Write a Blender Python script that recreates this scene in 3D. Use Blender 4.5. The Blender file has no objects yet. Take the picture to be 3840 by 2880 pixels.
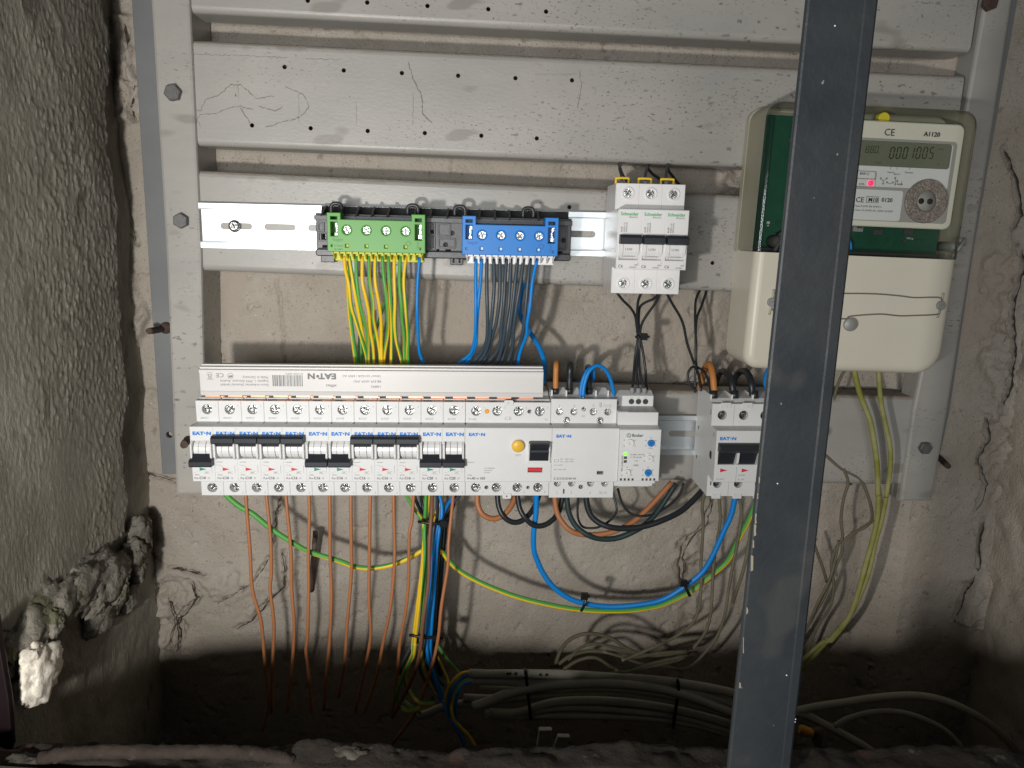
import bpy, bmesh, math, random
import numpy as np
from mathutils import Matrix, Vector, noise as mn
random.seed(7)
C = bpy.context.scene.collection
# ------------------------------------------------------------------ camera
CAM_D = 0.648            # metres from the lens to the front plane of the mounting rails (Y = 0)
F, CX, CY = 2885.0, 1920.0, 1440.0
_dn = np.array([-588, 14111, 2885.]); _dn /= np.linalg.norm(_dn)
_fw = np.array([-120, -590, 2885.]); _fw -= _dn * _fw.dot(_dn); _fw /= np.linalg.norm(_fw)
_rt = np.cross(_dn, _fw)
RC = np.stack([_rt, _fw, -_dn], 1)
cam_data = bpy.data.cameras.new('camera'); cam = bpy.data.objects.new('camera', cam_data); C.objects.link(cam)
cam_data.sensor_width = 36.0; cam_data.lens = F / 3840 * 36.0; cam_data.clip_start = 0.01; cam_data.clip_end = 50
_m = Matrix([[RC[0, i], -RC[1, i], -RC[2, i], 0] for i in range(3)] + [[0, 0, 0, 1]])
_m.translation = Vector((0, -CAM_D, 0)); cam.matrix_world = _m
bpy.context.scene.camera = cam
# ------------------------------------------------------------------ light
sc = bpy.context.scene
sc.view_settings.view_transform = 'Standard'; sc.view_settings.look = 'None'
sc.view_settings.exposure = -0.08; sc.view_settings.gamma = 1.0
w_ = bpy.data.worlds.new('World'); sc.world = w_; w_.use_nodes = True
w_.node_tree.nodes['Background'].inputs[0].default_value = (0.92, 0.96, 1.0, 1)
w_.node_tree.nodes['Background'].inputs[1].default_value = 0.032
LP = Vector((-0.18, -0.655, -0.135))
ld = bpy.data.lights.new('torch_light', 'AREA'); ld.shape = 'DISK'; ld.size = 0.036; ld.energy = 3.3; ld.color = (1.0, 0.97, 0.93)
lo_ = bpy.data.objects.new('torch_light', ld); C.objects.link(lo_); lo_.location = LP
lo_.rotation_euler = (Vector((-0.30, 0.0, 0.0)) - LP).to_track_quat('-Z', 'Y').to_euler()
lf = bpy.data.lights.new('fill_light', 'AREA'); lf.shape = 'RECTANGLE'; lf.size = 0.75; lf.size_y = 0.26; lf.energy = 7.4; lf.color = (0.96, 0.98, 1.0)
lfo = bpy.data.objects.new('fill_light', lf); C.objects.link(lfo); lfo.location = (-0.24, -1.35, 0.0)      # soft fill lamp added behind the camera to lift the shadows
lfo.rotation_euler = (Vector((0.0, 0.0, 0.0)) - lfo.location).to_track_quat('-Z', 'Y').to_euler()
try:
    sc.cycles.max_bounces = 8; sc.cycles.use_denoising = True
except Exception: pass

def at(x, y, Y):
    """point on the plane at depth Y seen at photograph position x, y"""
    r = RC.T @ np.array([x - CX, y - CY, F]); t = (Y + CAM_D) / r[1]
    return Vector((r[0] * t, Y, r[2] * t))
# ------------------------------------------------------------------ materials
def mat(name, col, rough=0.5, metal=0.0, col2=None, nscale=60, namt=0.5, bump=0.0, bscale=400, spec=0.5,
        specks=None, rust=None, trans=0.0, ior=1.45, emit=None, estr=0.0, coat=0.0, stretch=None, rvar=0.0):
    m = bpy.data.materials.new(name); m.use_nodes = True
    nt = m.node_tree; N = nt.nodes; L = nt.links; p = N['Principled BSDF']
    p.inputs['Base Color'].default_value = (*col, 1); p.inputs['Roughness'].default_value = rough
    p.inputs['Metallic'].default_value = metal; p.inputs['IOR'].default_value = ior
    p.inputs['Specular IOR Level'].default_value = spec
    p.inputs['Transmission Weight'].default_value = trans; p.inputs['Coat Weight'].default_value = coat
    if emit: p.inputs['Emission Color'].default_value = (*emit, 1); p.inputs['Emission Strength'].default_value = estr
    tc = N.new('ShaderNodeTexCoord'); src = tc.outputs['Object']
    if stretch:
        mp = N.new('ShaderNodeMapping'); mp.inputs['Scale'].default_value = stretch; L.new(src, mp.inputs[0]); src = mp.outputs[0]
    def tex(scale, detail=4, rg=0.6):
        n = N.new('ShaderNodeTexNoise'); n.inputs['Scale'].default_value = scale; n.inputs['Detail'].default_value = detail
        n.inputs['Roughness'].default_value = rg; L.new(src, n.inputs['Vector']); return n.outputs['Fac']
    def ramp(f, a, b):
        r = N.new('ShaderNodeMapRange'); r.inputs['From Min'].default_value = a; r.inputs['From Max'].default_value = b
        r.clamp = True; L.new(f, r.inputs['Value']); return r.outputs['Result']
    def mix(fac, a, b):
        x = N.new('ShaderNodeMix'); x.data_type = 'RGBA'; L.new(fac, x.inputs[0])
        for s, v in ((6, a), (7, b)):
            if isinstance(v, tuple): x.inputs[s].default_value = (*v, 1)
            else: L.new(v, x.inputs[s])
        return x.outputs[2]
    cur = col
    if col2: cur = mix(ramp(tex(nscale), 0.5 - namt / 2, 0.5 + namt / 2), col, col2)
    for s in (specks or []):      # (scale, threshold, colour, patch scale)
        f = ramp(tex(s[0], 2), s[1], s[1] + 0.05)
        if len(s) > 3:
            g = ramp(tex(s[3], 2), 0.48, 0.6); mu = N.new('ShaderNodeMath'); mu.operation = 'MULTIPLY'
            L.new(f, mu.inputs[0]); L.new(g, mu.inputs[1]); f = mu.outputs[0]
        cur = mix(f, cur, s[2])
    if rust: cur = mix(ramp(tex(rust[0], 6), rust[1], rust[1] + 0.08), cur, rust[2])
    if not isinstance(cur, tuple): L.new(cur, p.inputs['Base Color'])
    if rvar: 
        r = N.new('ShaderNodeMapRange'); r.inputs['To Min'].default_value = rough - rvar; r.inputs['To Max'].default_value = rough + rvar
        L.new(tex(nscale * 1.7), r.inputs['Value']); L.new(r.outputs[0], p.inputs['Roughness'])
    if bump:
        b = N.new('ShaderNodeBump'); b.inputs['Strength'].default_value = 1.0; b.inputs['Distance'].default_value = bump
        L.new(tex(bscale, 5), b.inputs['Height']); L.new(b.outputs[0], p.inputs['Normal'])
    return m

M = {}
M['wall'] = mat('concrete', (0.35, 0.305, 0.25), 0.9, col2=(0.45, 0.405, 0.345), nscale=22, namt=0.45, bump=0.0014, bscale=460,
                specks=[(700, 0.635, (0.23, 0.19, 0.155)), (330, 0.68, (0.17, 0.135, 0.105)), (75, 0.68, (0.28, 0.235, 0.19)), (480, 0.715, (0.72, 0.68, 0.62)), (12, 0.58, (0.40, 0.345, 0.285))])
M['render'] = mat('roughcast', (0.225, 0.21, 0.17), 0.5, col2=(0.31, 0.29, 0.24), nscale=16, namt=0.35, bump=0.0011, bscale=330, stretch=(1, 1, 0.55),
                  specks=[(40, 0.64, (0.17, 0.15, 0.12)), (9, 0.56, (0.21, 0.19, 0.15)), (260, 0.66, (0.40, 0.375, 0.32)), (500, 0.68, (0.12, 0.105, 0.085))])
M['mortar'] = mat('mortar', (0.25, 0.23, 0.19), 0.95, col2=(0.15, 0.135, 0.11), nscale=60, namt=0.3, bump=0.0022, bscale=260, specks=[(30, 0.62, (0.12, 0.12, 0.07))])
M['plaster'] = mat('broken_plaster', (0.85, 0.80, 0.70), 0.9, bump=0.001, bscale=260, col2=(0.7, 0.63, 0.52), nscale=120, namt=0.4)
M['paint'] = mat('grey_paint', (0.305, 0.298, 0.275), 0.36, col2=(0.405, 0.382, 0.345), nscale=14, namt=0.4, bump=0.00014, bscale=420, spec=0.5, rvar=0.08, stretch=(0.45, 1, 1),
                 specks=[(240, 0.62, (0.19, 0.175, 0.16), 7), (640, 0.615, (0.16, 0.145, 0.13), 11), (34, 0.64, (0.275, 0.255, 0.225)), (110, 0.74, (0.17, 0.145, 0.12)), (900, 0.75, (0.7, 0.68, 0.64))], rust=(38, 0.80, (0.25, 0.09, 0.04)))
M['flange'] = mat('blue_grey_paint', (0.155, 0.162, 0.165), 0.55, col2=(0.20, 0.205, 0.205), nscale=20, namt=0.5, bump=0.0001, bscale=300,
                  specks=[(160, 0.72, (0.2, 0.16, 0.13))], rust=(24, 0.72, (0.2, 0.09, 0.05)))
M['dust'] = mat('dust', (0.30, 0.265, 0.22), 1.0, col2=(0.37, 0.33, 0.28), nscale=70, namt=0.4, bump=0.0008, bscale=500)
M['post'] = mat('slate_paint', (0.026, 0.030, 0.034), 0.45, col2=(0.040, 0.044, 0.047), nscale=28, namt=0.4, bump=0.00035, bscale=150, spec=0.4, rvar=0.12, specks=[(18, 0.64, (0.05, 0.052, 0.052)), (240, 0.765, (0.3, 0.3, 0.29))])
M['cream'] = mat('old_cream_paint', (0.30, 0.27, 0.19), 0.6)
M['zinc'] = mat('zinc', (0.82, 0.85, 0.86), 0.38, 1.0, col2=(0.66, 0.71, 0.73), nscale=30, namt=0.6, bump=0.00006, bscale=200, stretch=(0.2, 1, 1.5), rvar=0.06)
M['chrome'] = mat('screw_steel', (0.50, 0.505, 0.49), 0.22, 1.0, bump=0.0006, bscale=420)
M['hole'] = mat('dark_hole', (0.012, 0.012, 0.012), 0.8)
M['socket'] = mat('terminal_steel', (0.16, 0.17, 0.17), 0.3, 0.9)
M['bolt'] = mat('bolt_steel', (0.115, 0.115, 0.115), 0.55, 0.35, col2=(0.16, 0.155, 0.145), nscale=300, bump=0.0002, bscale=500)
M['rust'] = mat('rusty_steel', (0.055, 0.032, 0.023), 0.85, col2=(0.095, 0.066, 0.050), nscale=120, namt=0.4, bump=0.0007, bscale=260, specks=[(60, 0.64, (0.14, 0.12, 0.10))])
M['white'] = mat('light_grey_plastic', (0.655, 0.655, 0.645), 0.42, col2=(0.685, 0.685, 0.67), nscale=90, bump=0.00003, bscale=900)
M['white2'] = mat('white_plastic', (0.76, 0.745, 0.73), 0.42, col2=(0.79, 0.775, 0.76), nscale=90, bump=0.00003, bscale=900)
M['clearside'] = mat('frosted_plastic', (0.62, 0.61, 0.59), 0.35, col2=(0.72, 0.71, 0.69), nscale=60)
M['drum'] = mat('toggle_white', (0.72, 0.715, 0.70), 0.3)
M['black'] = mat('black_plastic', (0.020, 0.023, 0.028), 0.42, bump=0.00002, bscale=900)
M['carrier'] = mat('carrier_black', (0.034, 0.034, 0.036), 0.35, col2=(0.05, 0.05, 0.052), nscale=90, bump=0.0001, bscale=300)
M['seam'] = mat('seam_dark', (0.06, 0.06, 0.06), 0.8)
M['blue_ink'] = mat('blue_print', (0.005, 0.20, 0.64), 0.5)
M['grey_ink'] = mat('grey_print', (0.19, 0.19, 0.19), 0.6)
M['pale_ink'] = mat('pale_print', (0.43, 0.43, 0.42), 0.6)
M['dark_ink'] = mat('dark_print', (0.05, 0.05, 0.05), 0.6)
M['green_ink'] = mat('green_print', (0.04, 0.42, 0.12), 0.5)
M['red'] = mat('red_flag', (0.60, 0.035, 0.04), 0.4)
M['teal'] = mat('green_flag', (0.02, 0.26, 0.18), 0.4)
M['yellow_btn'] = mat('yellow_button', (0.78, 0.47, 0.05), 0.4)
M['orange'] = mat('orange_led', (0.85, 0.36, 0.03), 0.3)
M['copper'] = mat('copper', (0.80, 0.38, 0.24), 0.4, 0.85)
M['pvc'] = mat('busbar_pvc', (0.62, 0.60, 0.575), 0.38, col2=(0.65, 0.63, 0.605), nscale=40, stretch=(0.3, 1, 1))
M['hgreen'] = mat('green_plastic', (0.080, 0.31, 0.038), 0.42, bump=0.00003, bscale=500)
M['hblue'] = mat('blue_plastic', (0.003, 0.19, 0.60), 0.42, bump=0.00003, bscale=500)
M['hyellow'] = mat('clear_yellow_plastic', (0.72, 0.70, 0.06), 0.3, trans=0.25, ior=1.2)
M['w_green'] = mat('wire_green', (0.085, 0.34, 0.06), 0.45)
M['w_yellow'] = mat('wire_yellow', (0.80, 0.52, 0.02), 0.45)
M['w_blue'] = mat('wire_blue', (0.004, 0.21, 0.60), 0.45)
M['w_slate'] = mat('wire_slate', (0.045, 0.066, 0.085), 0.4)
M['w_black'] = mat('wire_black', (0.020, 0.023, 0.026), 0.38)
M['w_brown'] = mat('wire_brown', (0.39, 0.155, 0.062), 0.5)
M['w_umber'] = mat('wire_umber', (0.20, 0.085, 0.05), 0.5)
M['w_orange'] = mat('wire_orange', (0.50, 0.20, 0.05), 0.5)
M['w_dark'] = mat('wire_darkgreen', (0.02, 0.04, 0.04), 0.45)
M['w_old'] = mat('wire_old_cloth', (0.12, 0.105, 0.068), 0.85, col2=(0.17, 0.15, 0.10), nscale=90, namt=0.4)
M['w_old_shaded'] = mat('wire_old_shaded', (0.075, 0.066, 0.040), 0.85, col2=(0.11, 0.097, 0.06), nscale=90, namt=0.4)  # darker copy of the old cloth, shade painted into the arching wires
M['w_olive'] = mat('wire_olive', (0.22, 0.22, 0.035), 0.7, col2=(0.33, 0.32, 0.13), nscale=45, namt=0.25)
M['w_white'] = mat('cable_white', (0.46, 0.44, 0.37), 0.6, col2=(0.33, 0.31, 0.25), nscale=40)
M['tie'] = mat('tie_black', (0.012, 0.013, 0.014), 0.3)
M['ferrule'] = mat('ferrule_grey', (0.26, 0.26, 0.27), 0.5)
M['clip'] = mat('yellow_clip', (0.82, 0.55, 0.03), 0.45)
M['meter'] = mat('meter_cream', (0.64, 0.605, 0.49), 0.36, col2=(0.67, 0.635, 0.52), nscale=30, bump=0.00003, bscale=700)
M['meter_side'] = mat('meter_base_plastic', (0.42, 0.40, 0.30), 0.4)
M['pcb'] = mat('circuit_board_green', (0.010, 0.080, 0.045), 0.4, col2=(0.006, 0.05, 0.03), nscale=60, namt=0.5)
M['face'] = mat('faceplate_cream', (0.74, 0.71, 0.62), 0.45)
M['facegrey'] = mat('faceplate_grey', (0.36, 0.35, 0.335), 0.5)
M['facewhite'] = mat('faceplate_white', (0.72, 0.72, 0.74), 0.5)
M['lcd'] = mat('display_grey_green', (0.165, 0.175, 0.13), 0.25)
M['lcd_ink'] = mat('display_digits', (0.025, 0.03, 0.02), 0.4)
M['knurl'] = mat('optical_ring', (0.42, 0.36, 0.335), 0.4, 0.5, col2=(0.24, 0.20, 0.18), nscale=800, namt=0.2, bump=0.0008, bscale=620)
M['led'] = mat('red_led', (0.8, 0.02, 0.1), 0.3, emit=(1.0, 0.02, 0.12), estr=1.3)
M['gled'] = mat('green_led', (0.2, 0.8, 0.05), 0.3, emit=(0.25, 1.0, 0.03), estr=1.0)
M['cell'] = mat('yellow_capacitor', (0.75, 0.62, 0.04), 0.4)
M['seal'] = mat('lead_seal', (0.36, 0.36, 0.34), 0.55, 0.4, bump=0.0003, bscale=200)
M['sealwire'] = mat('seal_wire', (0.22, 0.19, 0.16), 0.5, 0.3)
M['knob_white'] = mat('knob_white', (0.74, 0.72, 0.68), 0.4)
M['knob_blue'] = mat('knob_blue', (0.02, 0.19, 0.52), 0.4)
M['jamb'] = mat('maroon_paint', (0.010, 0.005, 0.006), 0.4)
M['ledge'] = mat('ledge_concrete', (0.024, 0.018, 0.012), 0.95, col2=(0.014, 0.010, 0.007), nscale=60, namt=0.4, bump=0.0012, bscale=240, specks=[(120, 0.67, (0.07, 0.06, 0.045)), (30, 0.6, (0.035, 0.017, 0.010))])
M['crumb'] = mat('crumbled_concrete', (0.08, 0.072, 0.056), 0.95, col2=(0.035, 0.028, 0.02), nscale=70, namt=0.3, bump=0.0012, bscale=260)
M['barrust'] = mat('bar_rust', (0.013, 0.0075, 0.0045), 0.9, col2=(0.028, 0.019, 0.013), nscale=90, namt=0.4, bump=0.001, bscale=260, specks=[(50, 0.64, (0.05, 0.042, 0.034))])
M['mud'] = mat('floor_dirt', (0.05, 0.045, 0.038), 1.0, col2=(0.03, 0.028, 0.022), nscale=20, bump=0.002, bscale=90)
M['ochre'] = mat('ochre_plastic', (0.55, 0.26, 0.01), 0.4)
M['wood'] = mat('pale_slat', (0.40, 0.36, 0.27), 0.7, col2=(0.33, 0.29, 0.2), nscale=50)
# clear meter cover: tinted, slightly reflective
def clear(name, tint):
    m = bpy.data.materials.new(name); m.use_nodes = True; nt = m.node_tree; nt.nodes.clear()
    o = nt.nodes.new('ShaderNodeOutputMaterial'); mx = nt.nodes.new('ShaderNodeMixShader'); t = nt.nodes.new('ShaderNodeBsdfTransparent')
    g = nt.nodes.new('ShaderNodeBsdfGlossy'); fr = nt.nodes.new('ShaderNodeFresnel'); fr.inputs[0].default_value = 1.5
    t.inputs[0].default_value = (*tint, 1); g.inputs['Roughness'].default_value = 0.12
    nt.links.new(fr.outputs[0], mx.inputs[0]); nt.links.new(t.outputs[0], mx.inputs[1]); nt.links.new(g.outputs[0], mx.inputs[2]); nt.links.new(mx.outputs[0], o.inputs[0])
    return m
def dusty(name):
    m = bpy.data.materials.new(name); m.use_nodes = True; nt = m.node_tree; nt.nodes.clear()
    o = nt.nodes.new('ShaderNodeOutputMaterial'); mx = nt.nodes.new('ShaderNodeMixShader'); t = nt.nodes.new('ShaderNodeBsdfTransparent'); p = nt.nodes.new('ShaderNodeBsdfPrincipled')
    p.inputs['Base Color'].default_value = (0.42, 0.40, 0.30, 1); p.inputs['Roughness'].default_value = 0.5; t.inputs[0].default_value = (.85, .86, .8, 1); mx.inputs[0].default_value = 0.72
    nt.links.new(t.outputs[0], mx.inputs[1]); nt.links.new(p.outputs[0], mx.inputs[2]); nt.links.new(mx.outputs[0], o.inputs[0]); return m
M['dusty_clear'] = dusty('dusty_clear_plastic')
M['clear'] = clear('clear_cover', (0.93, 0.945, 0.91))

# ------------------------------------------------------------------ mesh helpers
def link(name, me, parent=None, loc=None, rot=None):
    o = bpy.data.objects.new(name, me); C.objects.link(o)
    if parent is not None: o.parent = parent
    if loc is not None: o.location = loc
    if rot is not None: o.rotation_euler = rot
    return o
def tag(o, label, cat, group=None):
    o['label'] = label; o['category'] = cat
    if group: o['group'] = group
    return o
def thing(name, label, cat, loc=(0, 0, 0), rot=(0, 0, 0), group=None):
    o = link(name, None, None, loc, rot); o.empty_display_size = 0.01
    return tag(o, label, cat, group)
def circ(u, v, r, n=20, a0=0.0):
    return [(u + r * math.cos(a0 + 2 * math.pi * i / n), v + r * math.sin(a0 + 2 * math.pi * i / n)) for i in range(n)]
def rect(u0, v0, u1, v1): return [(u0, v0), (u1, v0), (u1, v1), (u0, v1)]
def rrect(u0, v0, u1, v1, r, n=5):
    o = []
    for cx, cy, a in ((u1 - r, v0 + r, -90), (u1 - r, v1 - r, 0), (u0 + r, v1 - r, 90), (u0 + r, v0 + r, 180)):
        for i in range(n + 1):
            t = math.radians(a + 90 * i / n); o.append((cx + r * math.cos(t), cy + r * math.sin(t)))
    return o
def plus(u, v, r, t, a=0.4):
    p = [(t, t), (t, r), (-t, r), (-t, t), (-r, t), (-r, -t), (-t, -t), (-t, -r), (t, -r), (t, -t), (r, -t), (r, t)]
    ca, sa = math.cos(a), math.sin(a)
    return [(u + x * ca - y * sa, v + x * sa + y * ca) for x, y in p]
_tc = {}
def text_data(s, size, bold=0.0, align='LEFT'):
    k = (s, round(size, 2), bold, align)
    if k not in _tc:
        cu = bpy.data.curves.new('lettering', 'FONT'); cu.body = s; cu.size = size; cu.offset = bold * size; cu.align_x = align
        cu.resolution_u = 2; ob = bpy.data.objects.new('lettering', cu); me = bpy.data.meshes.new_from_object(ob)
        _tc[k] = ([tuple(v.co) for v in me.vertices], [tuple(p.vertices) for p in me.polygons])
        bpy.data.meshes.remove(me); bpy.data.objects.remove(ob); bpy.data.curves.remove(cu)
    return _tc[k]
class B:
    """collects shapes given in millimetres as (u right, v up, w out of the wall) and builds one mesh"""
    def __init__(s): s.v = []; s.f = []; s.m = []; s.sm = []
    def add(s, vs, fs, mi=0, smooth=False):
        b = len(s.v); s.v += [tuple(x) for x in vs]
        for f in fs: s.f.append(tuple(b + i for i in f)); s.m.append(mi); s.sm.append(smooth)
        return s
    def _curve(s, outline, holes, z0, z1, bev, fn, mi):
        cu = bpy.data.curves.new('c', 'CURVE'); cu.dimensions = '2D'; cu.fill_mode = 'BOTH'
        bev = min(bev, (z1 - z0) * 0.45)
        cu.extrude = (z1 - z0) / 2 - bev; cu.bevel_depth = bev; cu.bevel_resolution = 1 if bev > 0.8 else 0
        for pl in [outline] + list(holes):
            sp = cu.splines.new('POLY'); sp.points.add(len(pl) - 1); sp.use_cyclic_u = True
            for i, q in enumerate(pl): sp.points[i].co = (q[0], q[1], 0, 1)
        ob = bpy.data.objects.new('c', cu); me = bpy.data.meshes.new_from_object(ob); zc = (z0 + z1) / 2
        s.add([fn(v.co[0], v.co[1], v.co[2] + zc) for v in me.vertices], [tuple(p.vertices) for p in me.polygons], mi)
        bpy.data.meshes.remove(me); bpy.data.objects.remove(ob); bpy.data.curves.remove(cu); return s
    def plate(s, outline, w0, w1, holes=(), bev=0.25, mi=0): return s._curve(outline, holes, w0, w1, bev, lambda x, y, z: (x, y, z), mi)
    def prof(s, vw, u0, u1, bev=0.25, mi=0, holes=()): return s._curve(vw, holes, u0, u1, bev, lambda x, y, z: (z, x, y), mi)
    def profz(s, uw, v0, v1, bev=0.25, mi=0): return s._curve(uw, (), v0, v1, bev, lambda x, y, z: (x, -z, y) if False else (x, z, y), mi)
    def box(s, u0, v0, w0, u1, v1, w1, mi=0):
        return s.add([(x, y, z) for x in (u0, u1) for y in (v0, v1) for z in (w0, w1)],
                     [(0, 1, 3, 2), (4, 6, 7, 5), (0, 4, 5, 1), (2, 3, 7, 6), (0, 2, 6, 4), (1, 5, 7, 3)], mi)
    def lathe(s, c, axis, prof, n=16, mi=0, smooth=True, caps=True):
        """prof: (radius, height) pairs along axis from point c"""
        a = Vector(axis).normalized(); t = a.orthogonal().normalized(); b = a.cross(t); c = Vector(c); vs = []; fs = []
        for r, h in prof:
            for i in range(n):
                q = 2 * math.pi * i / n; vs.append(c + a * h + (t * math.cos(q) + b * math.sin(q)) * r)
        for k in range(len(prof) - 1):
            for i in range(n): j = (i + 1) % n; fs.append((k * n + i, k * n + j, k * n + n + j, k * n + n + i))
        if caps: fs.append(tuple(range((len(prof) - 1) * n, len(prof) * n))); fs.append(tuple(reversed(range(n))))
        return s.add(vs, fs, mi, smooth)
    def cyl(s, c, axis, r, h, n=16, mi=0, ch=0.0, smooth=False):
        return s.lathe(c, axis, [(r, 0), (r, h - ch), (r - ch, h)] if ch else [(r, 0), (r, h)], n, mi, smooth)
    def text(s, t, size, u, v, w, mi=0, bold=0.0, align='LEFT', rot=0.0, sx=1.0):
        vs, fs = text_data(t, size, bold, align); ca, sa = math.cos(rot), math.sin(rot)
        return s.add([(u + x * sx * ca - y * sa, v + x * sx * sa + y * ca, w) for x, y, z in vs], fs, mi)
    def screw(s, u, v, w, r, mi=0, md=1, slot='+', a=None):
        a = random.uniform(0, 1.5) if a is None else a
        h = [plus(u, v, r * 0.78, r * 0.21, a)] if slot == '+' else [[(u + x * math.cos(a) - y * math.sin(a), v + x * math.sin(a) + y * math.cos(a)) for x, y in rect(-r * .85, -r * .14, r * .85, r * .14)]]
        s.plate(circ(u, v, r * .93, 20), w - r * 0.45, w, h, bev=r * 0.16, mi=mi); return s.cyl((u, v, w - r * .7), (0, 0, 1), r * .8, r * .3, 12, md)
    def sphere(s, c, r, n=12, mi=0): return s.lathe(c, (0, 0, 1), [(max(1e-3, r * math.sin(math.pi * i / 8)), -r * math.cos(math.pi * i / 8)) for i in range(9)], n, mi)
    def tube(s, pts, r, n=10, mi=0, mi2=None, twist=0.0, tw0=0.0, sub=5, caps=True):
        P = [Vector(p) for p in pts]; path = []
        Q = [P[0] * 2 - P[1]] + P + [P[-1] * 2 - P[-2]]
        for i in range(1, len(Q) - 2):
            a, b, c, d = Q[i - 1:i + 3]
            for k in range(sub):
                t = k / sub; path.append(0.5 * (2 * b + (c - a) * t + (2 * a - 5 * b + 4 * c - d) * t * t + (3 * b - a - 3 * c + d) * t ** 3))
        path.append(P[-1]); vs = []; fs = []; nn = None; dist = 0
        for i, p in enumerate(path):
            tg = (path[min(i + 1, len(path) - 1)] - path[max(i - 1, 0)]).normalized()
            if nn is None: nn = (Vector((0, 0, 1)) - tg * tg.z); nn = nn.normalized() if nn.length > 1e-3 else tg.orthogonal().normalized()
            else: nn = (nn - tg * nn.dot(tg)).normalized(); dist += (p - path[i - 1]).length
            bb = tg.cross(nn)
            for k in range(n):
                q = 2 * math.pi * k / n + tw0 + twist * dist; vs.append(p + (nn * math.cos(q) + bb * math.sin(q)) * r)
        b = len(s.v); s.v += [tuple(v) for v in vs]
        for i in range(len(path) - 1):
            for k in range(n):
                j = (k + 1) % n; s.f.append((b + i * n + k, b + i * n + j, b + i * n + n + j, b + i * n + n + k))
                s.m.append(mi if mi2 is None or k < n // 2 else mi2); s.sm.append(True)
        if caps:
            s.f += [tuple(b + i for i in reversed(range(n))), tuple(b + (len(path) - 1) * n + i for i in range(n))]; s.m += [mi, mi]; s.sm += [False, False]
        return s
    def mesh(s, name, mats):
        me = bpy.data.meshes.new(name); me.from_pydata([(x / 1000, -z / 1000, y / 1000) for x, y, z in s.v], [], s.f)
        for m in (mats if isinstance(mats, (list, tuple)) else [mats]): me.materials.append(M[m] if isinstance(m, str) else m)
        me.polygons.foreach_set('material_index', s.m); me.polygons.foreach_set('use_smooth', s.sm)
        bm = bmesh.new(); bm.from_mesh(me); bmesh.ops.recalc_face_normals(bm, faces=bm.faces); bm.to_mesh(me); bm.free()
        me.update(); return me
    def build(s, name, mats, parent=None, loc=None, rot=None): return link(name, s.mesh(name, mats), parent, loc, rot)
def W(p): return (p[0] * 1000, p[2] * 1000, -p[1] * 1000)      # world metres -> builder millimetres
def px(x, y, Y): return W(at(x, y, Y))
class Row:
    """a straight line along the board with its own tilt; uv in millimetres, w out of the wall from depth Y"""
    def __init__(s, l, r, Y):
        s.O = at(l[0], l[1], Y); e = at(r[0], r[1], Y) - s.O; s.L = e.length * 1000; e.normalize(); s.e = e; s.n = Vector((-e.z, 0, e.x)); s.Y = Y
        s.ang = math.atan2(e.z, e.x)
    def rot(s): return (0, -s.ang, 0)
    def loc(s, u, v=0, w=0): return s.O + s.e * (u / 1000) + s.n * (v / 1000) + Vector((0, -w / 1000, 0))
    def mm(s, u, v, w): return W(s.loc(u, v, w))
# ------------------------------------------------------------------ numpy relief
def vnoise(X, Z, scale, seed):
    rs = np.random.RandomState(seed); T = rs.rand(257, 257); x = X / scale + 1000; z = Z / scale + 1000
    xi = np.floor(x).astype(int); zi = np.floor(z).astype(int); fx = x - xi; fz = z - zi
    fx = fx * fx * (3 - 2 * fx); fz = fz * fz * (3 - 2 * fz); a = lambda i, j: T[(xi + i) % 257, (zi + j) % 257]
    return (a(0, 0) * (1 - fx) + a(1, 0) * fx) * (1 - fz) + (a(0, 1) * (1 - fx) + a(1, 1) * fx) * fz - 0.5
def fbm(X, Z, scale, seed, o=4):
    r = 0; k = 1.0
    for i in range(o): r = r + vnoise(X, Z, scale, seed + i) * k; scale *= 0.5; k *= 0.55
    return r
def inside(X, Z, poly):
    r = np.zeros(X.shape, bool); n = len(poly)
    for i in range(n):
        x0, z0 = poly[i]; x1, z1 = poly[(i + 1) % n]
        c = ((z0 > Z) != (z1 > Z)) & (X < (x1 - x0) * (Z - z0) / (z1 - z0 + 1e-12) + x0); r ^= c
    return r
def dist_line(X, Z, pl):
    d = np.full(X.shape, 1e9)
    for (x0, z0), (x1, z1) in zip(pl[:-1], pl[1:]):
        dx, dz = x1 - x0, z1 - z0; t = np.clip(((X - x0) * dx + (Z - z0) * dz) / (dx * dx + dz * dz + 1e-12), 0, 1)
        d = np.minimum(d, np.hypot(X - x0 - t * dx, Z - z0 - t * dz))
    return d
def grid_mesh(name, P, mat_, parent=None):
    h, w = P.shape[:2]; me = bpy.data.meshes.new(name); i = np.arange(h * w).reshape(h, w)
    q = np.stack([i[:-1, :-1], i[:-1, 1:], i[1:, 1:], i[1:, :-1]], -1).reshape(-1)
    me.vertices.add(h * w); me.vertices.foreach_set('co', P.astype(np.float32).reshape(-1)); nf = len(q) // 4
    me.loops.add(len(q)); me.loops.foreach_set('vertex_index', q.astype(np.int32)); me.polygons.add(nf)
    me.polygons.foreach_set('loop_start', np.arange(0, len(q), 4, dtype=np.int32)); me.polygons.foreach_set('use_smooth', np.ones(nf, bool))
    me.materials.append(M[mat_]); me.update(calc_edges=True); me.validate(); return link(name, me, parent)
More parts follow.
